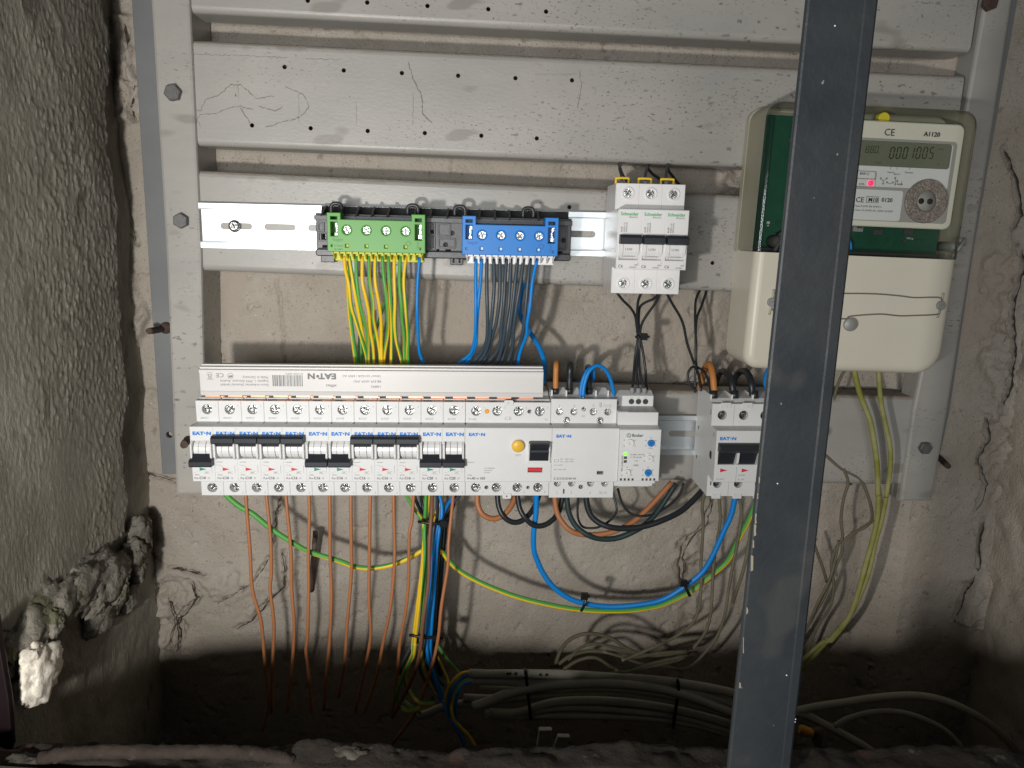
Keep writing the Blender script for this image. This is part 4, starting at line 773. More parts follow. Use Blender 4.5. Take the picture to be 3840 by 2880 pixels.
# ================================================================== METER
mt = thing('electricity_meter', 'electricity meter with clear upper cover over a green board and cream terminal cover', 'electricity meter')
MZ = 50.0
def mm2(x, y, w): return px(x, y, -w / 1000)[:2]
zsp = (mm2(2832, 955, 50)[1] + mm2(3602, 962, 50)[1]) / 2
Xl, Xr, Zt, Zb = 213.5, 377.2, 101.0, -104.0
def rr2(x0, z0, x1, z1, rtl, rtr, rbr, rbl, n=6):
    o = []
    for cx, cz, a, r in ((x1 - rbr, z0 + rbr, -90, rbr), (x1 - rtr, z1 - rtr, 0, rtr), (x0 + rtl, z1 - rtl, 90, rtl), (x0 + rbl, z0 + rbl, 180, rbl)):
        for i in range(n + 1): t = math.radians(a + 90 * i / n); o.append((cx + r * math.cos(t), cz + r * math.sin(t)))
    return o
tr = math.atan2(zsp - mm2(2832, 955, 50)[1], Xl - (Xl + Xr) / 2)
b = B(); b.plate(rr2(Xl + .6, zsp - .5, Xr - .6, Zt - .6, 9, 9, 1, 1), 0.5, 9, bev=.8); b.plate(rr2(Xl + 2, zsp + 1, Xr - 2, Zt - 2, 9, 9, 1, 1), 9, 12, bev=.5); b.build('base', 'meter_side', mt)
# clear cover as a hollow shell
def shell(x0, z0, x1, z1, w0, w1, r, rad, mats, name, bottom=False):
    b = B(); n = 6; rings = []
    for k in range(n + 1):
        a = math.pi / 2 * k / n; ins = r * (1 - math.cos(a)); w = w1 - r + r * math.sin(a)
        rings.append((ins, w))
    rings = [(0.0, w0)] + rings; pts = []
    for ins, w in rings:
        q = rr2(x0 + ins, z0 + (0 if not bottom else ins), x1 - ins, z1 - (ins if not bottom else 0), *[max(.3, v - ins) for v in rad], n=5); pts += [(x, z, w) for x, z in q]
    m = len(q); fs = []
    for i in range(len(rings) - 1):
        for k in range(m): j = (k + 1) % m; fs.append((i * m + k, i * m + j, i * m + m + j, i * m + m + k))
    b.add(pts[:2 * m], fs[:m], len(mats) - 1 if isinstance(mats, list) else 0, True); b.add(pts[m:], [tuple(i - m for i in f) for f in fs[m:]], 0, True); b.add(pts[-m:], [tuple(range(m))], 0, False)
    return b.build(name, mats, mt)
shell(Xl, zsp, Xr, Zt, 9, 50, 5.0, (12, 12, .4, .4), ['clear', 'dusty_clear'], 'clear_cover')
rs = random.Random(4)
b = B(); b.plate(rect(Xl + 4.5, zsp + 1.5, Xr - 4, Zt - 7), 22, 24, bev=.1); pcb = b.build('circuit_board', 'pcb', mt)
me_c = {}
for k in range(70):
    u = rs.uniform(Xl + 11, Xr - 14); v = rs.choice([rs.uniform(Zt - 20, Zt - 14), rs.uniform(zsp + 5, zsp + 24), rs.uniform(zsp + 5, Zt - 16)]); sx, sz = rs.choice(((1.5, 3), (3, 1.5), (2, 2), (5, 2.5), (1, 1), (8, 4)))
    mk = rs.choice(('pale_ink', 'seam', 'pcb', 'dark_ink', 'pcb', 'ferrule'))
    key = (sx, sz, mk)
    if key not in me_c: me_c[key] = B().box(0, 0, 0, sx, sz, 1.6).mesh('component', [mk])
    link('component', me_c[key], pcb, (u / 1000, -0.024, v / 1000))
b = B(); u, v = mm2(3310, 445, 27); b.cyl((u, v, 24), (0, 0, 1), 4.6, 6, 20, ch=.6); b.build('component', 'cell', pcb)
B().plate(rect(Xl + 4, zsp + .6, Xr - 4, zsp + 2.6), 12, 30, bev=.3).build('lower_bezel', 'seam', mt)
# faceplate stands on pillars in front of the board
fw = 36.0
fa = [mm2(3000, 449, fw), mm2(3593, 469, fw), mm2(3550, 852, fw), mm2(2965, 832, fw)]
f0 = Vector(mm2(3251, 458, fw)); fe = (Vector(mm2(3593, 469, fw)) - f0); fang = math.atan2(fe.y, fe.x)
FX0, FX1 = fa[0][0] , mm2(3590, 660, fw)[0]; FZ1 = mm2(3430, 463, fw)[1]; FZ0 = mm2(3400, 851, fw)[1]
fp = B().plate(rrect(FX0, FZ0, FX1, FZ1, 5, 5), 33, 36, bev=.8).build('faceplate', 'face', mt)
q = lambda X, Y: (lambda p: (p[0], p[1]))(mm2(2700 + X * .4521, 340 + Y * .4521, 36.4))
def qr(x0, y0, x1, y1, r=1.0):
    a = q(x0, (y0 + y1) / 2)[0]; c = q(x1, (y0 + y1) / 2)[0]; d = q((x0 + x1) / 2, y1)[1]; e = q((x0 + x1) / 2, y0)[1]; return rrect(a, d, c, e, r, 4)
B().plate(qr(860, 400, 1925, 1085, 3), 36, 36.5, bev=.1).build('grey_field', 'facegrey', fp)
B().plate(qr(880, 425, 1912, 800, 2), 36.5, 36.8, bev=.1).plate(qr(880, 818, 1505, 1070, 2), 36.5, 36.8, bev=.1).build('white_field', 'facewhite', fp)
B().plate(qr(930, 660, 1292, 800, 1.5), 36.8, 37.0, [qr(938, 668, 1284, 722, 1), qr(938, 732, 1284, 794, 1)], bev=.0).build('white_field_frame', 'facegrey', fp)
B().plate(qr(1010, 428, 1908, 632, 2), 36.8, 37.6, bev=.2).build('display', 'lcd', fp)
def seg7(b, ch, u, v, w, h, z):
    sl = .10
    S = {'0': 'abcdef', '1': 'bc', '5': 'afgcd', '8': 'abcdefg'}[ch]; th = h * .10
    L = {'a': (0, h, w, h), 'b': (w, h, w, h / 2), 'c': (w, h / 2, w, 0), 'd': (0, 0, w, 0), 'e': (0, 0, 0, h / 2), 'f': (0, h / 2, 0, h), 'g': (0, h / 2, w, h / 2)}
    for c in S:
        x0, y0, x1, y1 = L[c]; hz = y0 == y1; g = th * .35
        p = [(x0 + g, y0 - th / 2), (x1 - g, y0 - th / 2), (x1 - g, y0 + th / 2), (x0 + g, y0 + th / 2)] if hz else [(x0 - th / 2, min(y0, y1) + g), (x0 + th / 2, min(y0, y1) + g), (x0 + th / 2, max(y0, y1) - g), (x0 - th / 2, max(y0, y1) - g)]
        b.add([(u + x + sl * y, v + y, z) for x, y in p], [(0, 1, 2, 3)])
b = B()
for i, ch in enumerate('0001005'):
    u, v = q(1395 + 54.5 * i, 562); seg7(b, ch, u, v, 2.9, 8.2, 37.75)
for i, ch in enumerate('880'):
    u, v = q(1198 + 39 * i, 515); seg7(b, ch, u, v, 2.2, 5.0, 37.75)
    b.add([(u + 2.9, v - .3, 37.75), (u + 3.4, v - .3, 37.75), (u + 3.4, v + .3, 37.75), (u + 2.9, v + .3, 37.75)], [(0, 1, 2, 3)])
u, v = q(1282, 605); b.text('L2 L3', 2.0, u, v, 37.75); u, v = q(1800, 492); b.text('kVArh', 1.7, u, v, 37.75); u, v = q(1795, 620); b.text('L▸', 2.2, u, v, 37.75)
b.build('digits', 'lcd_ink', fp)
b = B()
def qt(s, size, X, Y, bold=0.0, sx=1.0): u, v = q(X, Y); b.text(s, size, u, v, 37.1, 0, bold, 'LEFT', 0, sx)
qt('CE', 7.4, 1355, 372, .0, .95); qt('A1120', 4.6, 1685, 377, .03, 1.06); qt('Import', 1.9, 1384, 682); qt('Export', 1.9, 1435, 697); qt('Semnitate', 1.7, 1528, 684)
qt('BNF-C', 2.7, 1155, 697, .01); qt('kWh', 2.1, 1150, 782, .01)
qt('CE', 5.6, 1120, 924, .01, 1.0); qt('M10', 4.2, 1224, 919, .035, 1.05); qt('0120', 4.3, 1335, 921, .03, 1.03); qt('Clasa B kWh EN 50470-3', 2.0, 1110, 962, 0, 1.05); qt('Clasa 2.0 kVARh IEC 62053-23:2003', 2.0, 1110, 996, 0, 1.05)
a, c = q(1207, 928), q(1316, 880); b.plate(rect(a[0], a[1], c[0], c[1]), 37.0, 37.1, [rect(a[0] + .3, a[1] + .3, c[0] - .3, c[1] - .3)], bev=0)
for X in (1412, 1466, 1572): a = q(X, 628); b.plate(rect(a[0], a[1] - 2.4, a[0] + .25, a[1]), 37.0, 37.1, bev=0)
def ln(X0, Y0, X1, Y1, th=.3):
    a, c = Vector(q(X0, Y0)), Vector(q(X1, Y1)); d = (c - a).normalized() * th / 2; nrm = Vector((-d.y, d.x)); b.add([(*(a + nrm), 37.1), (*(a - nrm), 37.1), (*(c - nrm), 37.1), (*(c + nrm), 37.1)], [(0, 1, 2, 3)])
for seg in ((1330, 730, 1350, 748), (1378, 730, 1350, 748), (1350, 748, 1350, 770), (1382, 762, 1404, 774), (1404, 774, 1428, 762), (1450, 725, 1450, 776), (1466, 750, 1466, 778), (1466, 778, 1482, 778), (1502, 752, 1502, 778), (1490, 778, 1502, 778)): ln(*seg)
for X, Y in ((1330, 728), (1380, 728), (1350, 772), (1380, 760), (1430, 762), (1450, 724), (1450, 778), (1466, 748), (1484, 778), (1503, 778)): a = q(X, Y); b.plate(circ(a[0], a[1], .75, 8), 37.0, 37.1, [circ(a[0], a[1], .45, 8)], bev=0)
b.build('lettering', 'dark_ink', fp)
a = q(1246, 768); B().lathe((a[0], a[1], 36.8), (0, 0, 1), [(2.2, 0), (2.2, .8), (1.4, 1.6)], 16).build('red_light', 'led', fp)
a = q(1700, 918); oc = (a[0], a[1])
op = B().plate(circ(*oc, 16.3, 40), 36.5, 39.5, [circ(*oc, 8.6, 28)], bev=.7).build('optical_ring', 'knurl', fp)
B().lathe((*oc, 36.6), (0, 0, 1), [(8.6, 0), (8.6, .5)], 28).build('optical_window', 'facegrey', op)
me = B().lathe((0, 0, 0), (0, 0, 1), [(2.3, 0), (2.3, .35)], 16).mesh('optical_eye', ['hole'])
for du in (-3.6, 3.5): link('optical_eye', me, op, ((oc[0] + du) / 1000, -0.0372, oc[1] / 1000))
b = B(); b.tube([(FX0 + 40 + 8 * math.cos(t) * 2, zsp + 4 + 14 * math.sin(t), 30) for t in [math.pi * i / 8 for i in range(9)]], .9, 8); b.build('jumper_wire', 'w_blue', mt)
for x, y in ((2905, 905), (3560, 925)):
    u, v = mm2(x, y, 30); b = B(); b.tube([(u - 5, v - 8, 44), (u - 2, v, 47), (u + 3, v + 6, 44), (u + 6, v + 2, 40)], 1.3, 8); b.lathe((u, v, 20), (0, 0, 1), [(5, 0), (5, 18), (3.5, 22)], 14); b.lathe((u + 3, v + 5, 30), (0, 0, 1), [(3, 0), (3, 12)], 12); b.build('cover_screw', 'seal' if x > 3000 else 'seam', mt)
# cream terminal cover, deeper and rounded below
tc_ = shell(Xl + 1.4, Zb, Xr - .3, zsp - .3, 0, 50, 7, (.4, .4, 20, 12), 'meter', 'terminal_cover', bottom=True)
b = B()
for x, y in ((2893, 1133), (3527, 1145)):
    u, v = mm2(x, y, 50.5); b.plate(circ(u, v, 3.2, 20), 50, 52.6, [[(u - 2.7, v - .2), (u + 2.7, v + .5), (u + 2.7, v + 1.1), (u - 2.7, v + .4)]], bev=.4); b.cyl((u, v, 50), (0, 0, 1), 2.8, 1.6, 14)
    b.build('cover_screw', 'seal', tc_); b = B()
    B().tube([(u + .8, v + 10, 50.3), (u + .4, v, 50.6), (u - .8, v - 10, 50.3)], 1.0, 8).build('screw_slot', 'meter_side', tc_)
def P6(x, y, w=51.2): return px(2560 + x * .5787, 960 + y * .5787, -w / 1000)
sl = thing('seal_wire', 'thin wire looped across the cream meter cover with a round lead seal', 'seal wire')
B().tube([P6(590, 240), P6(700, 243), P6(1060, 243), P6(1250, 246), P6(1400, 258), P6(1500, 270), P6(1600, 268), P6(1665, 270), P6(1680, 290), P6(1668, 350), P6(1650, 378), P6(1500, 386), P6(1400, 388), P6(1290, 377), P6(1180, 382), P6(1080, 392), P6(1040, 408), P6(800, 380), P6(600, 355), P6(580, 340)], .55, 6, sub=4).build('wire_loop', 'sealwire', sl)
u, v, w = P6(1084, 443); B().lathe((u, v, w - .5), (0, 0, 1), [(4.6, 0), (5.4, .5), (5.4, 2.2), (4.8, 2.8)], 24).build('lead_disc', 'seal', sl)

# ================================================================== POST in front
b = B(); PY = -0.310
tl, tr_, br_, bl_ = W(at(3044, -60, PY)), W(at(3293, -60, PY)), W(at(2945, 3000, PY)), W(at(2726, 3000, PY))
lt, rt, rb_, lb_ = tl, tr_, br_, bl_
b.plate([lt[:2], lb_[:2], rb_[:2], rt[:2]], 306.5, 310, bev=1.2)
b.plate([(rt[0] - 4, rt[1]), (rb_[0] - 4, rb_[1]), rb_[:2], rt[:2]][::-1], 301, 307, bev=.8)
ins = lambda p, d: (p[0] + d, p[1])
b.plate([ins(rt, -4.6), ins(rb_, -3.8), ins(rb_, -.4), ins(rt, -.4)], 309.4, 310.9, bev=.7)
po = tag(b.build('post', 'post'), 'dark slate painted steel post standing in front of the panel', 'post')
rs = random.Random(9); k = 0
for y, h, wd in ((1800, 26, 4), (1860, 22, 4), (1945, 40, 5), (1988, 44, 8), (2040, 30, 4), (2112, 60, 9), (2290, 26, 4), (2420, 60, 2), (2570, 22, 6)):
    xe = 3018 + (2737 - 3012) * y / 2880; p = [at(xe + dx, y + dy, PY - 0.0003) for dx, dy in ((1, -h / 2), (wd + rs.uniform(-1, 1), -h / 2 + 3), (wd + rs.uniform(-2, 3), 0), (wd + rs.uniform(-2, 2), h / 2 - 3), (0, h / 2))]
    B().plate([W(c)[:2] for c in p][::-1], 309.9, 310.35, bev=0.05).build('paint_chip', 'cream', po)
for x, y in ((2952, 2535), (2998, 2520), (2983, 2710), (2985, 2700), (3134, 95), (2918, 1815)):
    u, v = W(at(x, y, -0.3108))[:2]; B().lathe((u, v, 310.0), (0, 0, 1), [(.45, 0), (.3, .4)], 6).build('paint_chip', 'facewhite', po)

for o in bpy.data.objects:
    if o.name.split('.')[0] in ('lettering', 'spring_terminal', 'digits', 'relief_ribs', 'vent_slot', 'test_socket', 'side_hole'): o['kind'] = 'stuff'
# ================================================================== WIRES
CR = dict(gy=(1240, 960, .2653), bl=(1680, 960, .2652), bk=(2260, 1020, .3014), b3=(1760, 1820, .3978), c7=(0, 1920, .5787), c8=(1280, 1920, .5787), c9=(2560, 1920, .5787),
          cb=(2500, 1780, .3797), bu=(1480, 1840, .1808), cl=(1400, 2340, .2712), c4=(2000, 1330, .3617), c6=(2560, 960, .5787), sc=(2200, 600, .2712), full=(0, 0, 1))
def pts(crop, L, dep):
    x0, y0, k = CR[crop]; n = len(L); o = []
    for i, (x, y) in enumerate(L):
        t = i / max(1, n - 1) * (len(dep) - 1); j = min(int(t), len(dep) - 2) if len(dep) > 1 else 0
        Y = dep[0] if len(dep) == 1 else dep[j] + (dep[j + 1] - dep[j]) * (t - j)
        o.append(px(x0 + x * k, y0 + y * k, Y))
    return o
def wire(label, P, r, col, group=None, name='wire', cat='wire', twist=0.0, tw0=0.0, sub=5, n=10):
    b = B()
    if col == 'gy': b.tube(P, r, 12, 0, 1, twist, tw0, sub); ms = ['w_green', 'w_yellow']
    else: b.tube(P, r, n, 0, None, 0, 0, sub); ms = [col]
    return tag(b.build(name, ms), label, cat, group)
ORD = ['first', 'second', 'third', 'fourth', 'fifth', 'sixth', 'seventh', 'eighth', 'ninth', 'tenth', 'eleventh']
gy = [[(190, 5), (205, 180), (255, 400), (290, 700), (350, 900), (430, 1150), (490, 1350), (515, 1480), (530, 1640)],
      [(262, 5), (300, 250), (335, 480), (385, 750), (430, 980), (470, 1200), (505, 1400), (520, 1640)],
      [(360, 5), (365, 300), (400, 600), (470, 900), (520, 1100), (530, 1350), (535, 1640)],
      [(448, 5), (448, 350), (490, 550), (540, 800), (560, 1050), (600, 1300), (612, 1640)],
      [(540, 5), (550, 350), (595, 650), (600, 880), (645, 1100), (690, 1350), (710, 1640)],
      [(630, 5), (630, 350), (690, 700), (715, 950), (715, 1250), (725, 1640)],
      [(730, 5), (750, 300), (790, 600), (810, 900), (805, 1100), (765, 1350), (735, 1640)],
      [(812, 5), (830, 350), (850, 650), (865, 1000), (860, 1300), (850, 1640)],
      [(898, 5), (900, 350), (910, 650), (905, 950), (930, 1200), (980, 1400), (1040, 1640)],
      [(985, 5), (970, 350), (1000, 700), (1010, 900), (1040, 1150), (1045, 1400), (1075, 1640)],
      [(1065, 5), (1035, 350), (1060, 700), (1080, 950), (1095, 1150), (1090, 1400), (1115, 1640)]]
tws = [1.9, 2.9, 4.6, 1.9, 5.4, 2.6, 5.0, 4.2, 1.6, 5.2, 2.2]
for i, L in enumerate(gy):
    wire('green and yellow wire, %s from the left of those hanging under the green block' % ORD[i], pts('gy', L, (-.044, -.047, -.04, -.03, -.022 - .002 * (i % 3))), 1.4, 'gy', 'green and yellow wires under the green block', twist=.018 * (-1) ** i, tw0=tws[i])
wire('green and yellow wire hanging behind the leftmost ones under the green block', pts('gy', [(262, 60), (250, 250), (252, 500), (270, 800), (305, 1100), (345, 1400), (372, 1640)], (-.035, -.02, -.012)), 1.9, 'gy', twist=.0, tw0=3.3)
wire('thick green and yellow wire low behind the others under the green block', pts('gy', [(430, 900), (425, 1100), (422, 1300), (430, 1640)], (.0, -.005)), 2.0, 'gy', tw0=4.9)
wire('green and yellow wire slanting behind the others under the green block', pts('gy', [(800, 560), (745, 720), (690, 900), (640, 1060), (600, 1250), (580, 1640)], (.01, .012, .005)), 1.3, 'gy', twist=.03, tw0=4)
wire('single blue wire from the right end of the yellow comb of the green block', pts('gy', [(1257, 15), (1228, 400), (1222, 750), (1235, 1100), (1255, 1350), (1300, 1480), (1390, 1640)], (-.044, -.045, -.03, -.02)), 1.35, 'w_blue')
blw = [([(395, 40), (392, 400), (395, 700), (390, 1000), (375, 1200), (320, 1380), (200, 1480), (60, 1620)], 'w_blue'),
       ([(477, 40), (460, 350), (435, 600), (410, 900), (400, 1200), (360, 1350), (300, 1450), (180, 1620)], 'w_blue'),
       ([(550, 40), (548, 400), (555, 700), (560, 1000), (545, 1200), (490, 1330), (400, 1450), (250, 1640)], 'w_slate'),
       ([(645, 40), (655, 350), (635, 700), (605, 1000), (580, 1200), (520, 1380), (430, 1500), (330, 1640)], 'w_slate'),
       ([(732, 40), (735, 350), (725, 620), (680, 950), (620, 1150), (590, 1300), (520, 1450), (420, 1640)], 'w_slate'),
       ([(828, 40), (805, 350), (790, 650), (760, 950), (740, 1200), (690, 1350), (600, 1460), (490, 1640)], 'w_slate'),
       ([(890, 40), (875, 400), (855, 700), (810, 1000), (780, 1200), (740, 1380), (690, 1500), (620, 1640)], 'w_slate'),
       ([(985, 40), (945, 400), (915, 700), (870, 1050), (850, 1200), (790, 1380), (730, 1640)], 'w_slate'),
       ([(1070, 40), (1020, 400), (970, 700), (930, 1000), (915, 1250), (880, 1400), (790, 1640)], 'w_slate'),
       ([(1165, 40), (1130, 350), (1100, 700), (1070, 1000), (1030, 1200), (960, 1400), (900, 1640)], 'w_slate'),
       ([(1262, 40), (1195, 350), (1160, 700), (1120, 950), (1108, 1120), (1040, 1300), (1000, 1450), (985, 1640)], 'w_blue')]
for i, (L, c) in enumerate(blw):
    lb = {0: 'bright blue wire at the far left under the white comb of the blue block', 1: 'bright blue wire second from the left under the white comb', 10: 'bright blue wire at the right end of the wires under the white comb'}.get(i, 'dark slate blue wire, %s of eight from the left under the white comb' % ORD[i - 2])
    wire(lb, pts('bl', L, (-.044, -.048, -.042, -.03, -.018 - .0025 * (i % 3))), 1.42 if c != 'w_slate' else 1.5, c, 'blue and slate wires under the white comb')
wire('thick blue wire looping behind the slate wires and down past the busbar end', pts('bl', [(1200, 60), (1180, 180), (1110, 290), (1050, 470), (1010, 740), (1060, 930), (1165, 1090), (1275, 1260), (1350, 1450), (1362, 1580), (1350, 1800)], (.005, .004, .008, .0, -.02, -.03)), 2.15, 'w_blue')

# thin black control wires under the three upper breakers
kw = [('thin black wire from the left upper breaker into the cable tie', [(180, 262), (255, 355), (350, 450), (405, 550), (425, 680), (438, 800), (428, 900), (400, 1100), (385, 1300), (370, 1450)]),
      ('thin black wire from the middle upper breaker straight down through the cable tie', [(480, 262), (440, 370), (430, 550), (440, 700), (446, 800), (440, 950), (422, 1200), (440, 1455)]),
      ('thin black wire curving from the right upper breaker across to the cable tie', [(700, 262), (640, 330), (520, 385), (460, 450), (448, 600), (456, 800), (455, 1000), (460, 1220), (515, 1455)]),
      ('thin black wire slanting from the right upper breaker to the tie, rightmost of four below', [(712, 262), (660, 380), (560, 520), (490, 640), (465, 760), (475, 860), (510, 1050), (535, 1250), (545, 1420), (580, 1520)]),
      ('thin black wire slanting down alone from the right upper breaker to the wire loop', [(795, 262), (870, 400), (960, 550), (1010, 680), (1050, 880), (1110, 1060), (1150, 1170), (1195, 1290), (1225, 1480)]),
      ('thin black wire, left of the pair coming down beside the meter', [(1215, 215), (1160, 350), (1150, 560), (1155, 750), (1165, 900), (1158, 1150), (1150, 1300), (1150, 1500)]),
      ('thin black wire, right of the pair coming down beside the meter', [(1298, 215), (1230, 420), (1175, 560), (1160, 700), (1158, 900), (1165, 1150), (1200, 1310), (1240, 1500)])]
for i, (lb, L) in enumerate(kw): wire(lb, pts('bk', L, (-.03, -.02, -.012 - .001 * i, -.015, -.03) if i < 5 else (.022, .0, -.01, -.012)), 1.1, 'w_black', 'thin black control wires')
wire('black wire bent into an open loop left of the orange wire', pts('bk', [(1160, 1185), (1110, 1185), (1070, 1240), (1060, 1310), (1080, 1390), (1130, 1455), (1170, 1480)], (-.012, -.016)), 1.1, 'w_black')
wire('black wire arching from the wire loop over to the isolator', pts('bk', [(1180, 1185), (1245, 1225), (1300, 1310), (1335, 1430), (1350, 1520)], (-.012, -.035)), 1.1, 'w_black')
def tie(label, crop, a, c, Y, th=2.3, wd=1.0, head=None, group='black cable ties'):
    A, Cc = pts(crop, [a, c], (Y,)); b = B(); m = [(A[i] + Cc[i]) / 2 for i in range(3)]; m[2] += 2.2
    b.tube([A, m, Cc], th / 2, 8, sub=4); 
    if head: h = pts(crop, [head], (Y - .003,))[0]; b.plate([(h[0] + x, h[1] + y) for x, y in rect(-2.6, -2.4, 2.6, 2.4)], h[2] - 2, h[2] + 2, bev=.4); b.box(h[0] + 2.4, h[1] - 1, h[2] - .5, h[0] + 5, h[1] + 1, h[2] + .8)
    return tag(b.build('cable_tie', 'tie'), label, 'cable tie', group)
tie('black cable tie with its head around the thin wires under the upper breakers', 'bk', (412, 806), (478, 806), -.0175, head=(510, 803))
for i, (x, y) in enumerate(((365, 1465), (443, 1470), (517, 1470))):
    a = px(2260 + x * .3014, 1020 + (y - 30) * .3014, -.034); c = px(2260 + (x + 4) * .3014, 1020 + (y + 45) * .3014, -.034)
    tag(B().tube([a, c], 2.0, 10, sub=2).build('wire_ferrule', 'ferrule'), ['left', 'middle', 'right'][i] + ' grey ferrule of the three plugged into the top of the small relay', 'ferrule', 'grey ferrules in the relay')
scw = [([(485, 300), (482, 220), (455, 110), (470, 60), (440, 40)], [(490, 190), (540, 265), (600, 330), (640, 420)]), ([(812, 300), (812, 200), (835, 110), (850, 60)], [(850, 120), (920, 200), (1000, 255), (1070, 340)]), ([(1100, 300), (1098, 200), (1115, 100), (1120, 30)], [(1130, 140), (1185, 220), (1235, 290), (1290, 350)])]
for i, (a, c) in enumerate(scw):
    w3 = ['left', 'middle', 'right'][i]
    wire('black wire rising from the top of the %s upper breaker' % w3, pts('sc', a, (-.03, -.012, .01)), 1.2, 'w_black', 'black wires above the upper breakers')
    wire('black wire slanting behind the top of the %s upper breaker' % w3, pts('sc', [(a[-1][0], a[-1][1])] + c, (.012, .0)), 1.2, 'w_black', 'black wires above the upper breakers')
    tag(B().tube(pts('sc', [(a[0][0] - 2, 345), (a[0][0], 285)], (-.03,)), 1.9, 10, sub=2).build('wire_ferrule', 'ferrule'), 'grey ferrule on top of the %s upper breaker' % w3, 'ferrule', 'grey ferrules on the upper breakers')

# wires rising from the contactor
def riser(label, x, ytop, col, r, yb=395, back=.022, Yf=-.036, dx=6):
    wire(label, pts('c4', [(x, yb), (x, (yb + ytop) / 2 + 20), (x + dx, ytop + 34), (x + dx + 6, ytop), (x + dx + 2, ytop + 30), (x, 300), (x - 30, 560)], (Yf, Yf, Yf + .002, -.012, .012, .016, .016)), r, col)
riser('orange wire standing up from the left end of the contactor', 232, 70, 'w_orange', 2.3)
riser('black wire standing up from the contactor beside the orange one', 376, 78, 'w_black', 2.6, dx=8)
riser('black wire standing up from the contactor behind the blue pair', 575, 128, 'w_black', 2.6, dx=-10)
for i, x in enumerate((228, 375, 578)): tag(B().tube(pts('c4', [(x, 405), (x, 345)], (-.036,)), 3.0, 12, sub=2).build('wire_ferrule', 'w_black'), 'black ferrule on the %s thick wire at the top of the contactor' % ORD[i], 'ferrule', 'black ferrules on the contactor')
wire('blue wire looping over from the contactor to the left terminal of the relay', pts('c4', [(512, 436), (530, 300), (580, 170), (665, 112), (745, 155), (800, 255), (832, 385), (838, 410)], (-.050, -.048, -.042, -.036)), 1.6, 'w_blue')
wire('blue wire, left one of the pair at the contactor, bending back behind it', pts('c4', [(487, 430), (505, 290), (560, 165), (610, 135), (625, 190), (618, 260), (560, 295), (430, 298), (300, 330)], (-.050, -.046, -.036, -.012, .006)), 1.6, 'w_blue')
for i, (x, y) in enumerate(((487, 437), (514, 440))): tag(B().tube(pts('c4', [(x - 1, y - 6), (x, y + 12)], (-.0505,)), 1.0, 8, sub=2).build('wire_end', 'chrome'), 'bare strand tip of the %s blue wire at the contactor coil' % ['left', 'right'][i], 'wire end', 'bare blue wire tips')

# loops under the RCD and contactor
D3 = (-.034, -.040, -.036, -.022)
loops = [('brown wire looping from the first lower terminal of the RCD back up', [(75, 40), (78, 170), (118, 265), (200, 312), (290, 300), (370, 230), (430, 120), (450, 20)], 2.35, 'w_brown'),
         ('black wire looping from the second lower terminal of the RCD back up', [(262, 40), (275, 190), (320, 290), (400, 345), (480, 340), (550, 290), (615, 200), (670, 60)], 2.3, 'w_black'),
         ('black wire looping from the third lower terminal of the RCD to the contactor', [(447, 40), (470, 200), (520, 300), (600, 372), (690, 380), (780, 330), (845, 240), (890, 60)], 2.3, 'w_black'),
         ('brown wire sweeping from the contactor up to the right behind the relay', [(800, 60), (820, 230), (870, 340), (960, 430), (1080, 465), (1250, 460), (1400, 420), (1560, 330), (1720, 180), (1910, -30)], 2.3, 'w_brown'),
         ('black wire with the deepest sag sweeping from the contactor to the right', [(912, 60), (940, 260), (1010, 390), (1120, 470), (1250, 505), (1400, 495), (1560, 430), (1680, 350), (1800, 210), (1950, -20)], 2.4, 'w_dark'),
         ('thick black wire sweeping from the contactor right to the isolator', [(1095, 60), (1120, 230), (1190, 330), (1320, 392), (1480, 407), (1650, 385), (1820, 330), (2000, 240), (2130, 120), (2220, 20)], 2.5, 'w_black'),
         ('thin black wire looping from the contactor coil screw to the relay', [(1028, 60), (1020, 250), (1035, 340), (1080, 395), (1180, 402), (1260, 375), (1350, 310), (1388, 240), (1378, 160), (1345, 60)], 1.0, 'w_black'),
         ('thin black wire sagging from the relay and joining the dark sweep', [(1400, 30), (1430, 140), (1480, 230), (1560, 282), (1650, 288), (1760, 262), (1880, 190), (1980, 90), (2020, -20)], 1.1, 'w_black')]
for lb, L, r, c in loops: wire(lb, pts('b3', L, D3 if 'thin' not in lb else (-.03, -.032, -.02)), r, c)
blue = [(2012, 1840), (2010, 1920), (2001, 2000), (2002, 2060), (2014, 2100), (2040, 2155), (2080, 2205), (2140, 2246), (2210, 2266), (2290, 2275), (2390, 2268), (2480, 2250), (2555, 2208), (2630, 2150), (2672, 2085), (2715, 1990), (2742, 1930), (2760, 1850)]
wire('long blue wire hanging from the RCD and rising to the isolator', pts('full', blue, (-.036, -.030, -.026, -.03, -.036)), 2.35, 'w_blue', sub=6)
gyl = [(838, 1840), (856, 1864), (900, 1900), (949, 1928), (1013, 1980), (1094, 2033), (1163, 2070), (1273, 2104), (1326, 2124), (1390, 2131), (1471, 2118), (1540, 2090), (1581, 2066), (1622, 2058), (1660, 2072), (1685, 2105), (1731, 2146), (1818, 2192), (1945, 2240), (2090, 2274), (2206, 2289), (2339, 2291), (2437, 2279), (2500, 2262), (2595, 2215), (2652, 2170), (2713, 2120), (2743, 2080), (2773, 2015), (2804, 1958), (2830, 1894), (2842, 1840)]
wire('thick green and yellow wire sagging from the leftmost breakers into the colourful bundle', pts('full', gyl[:15], (-.034, -.032, -.025, -.022)), 2.2, 'gy', twist=-.0155, tw0=4.9, sub=4)
wire('thick green and yellow wire sagging from the colourful bundle along the long blue wire', pts('full', [(1600, 2060)] + gyl[13:], (-.020, -.022, -.02, -.022, -.03)), 2.2, 'gy', twist=.0006, tw0=2.9, sub=4)
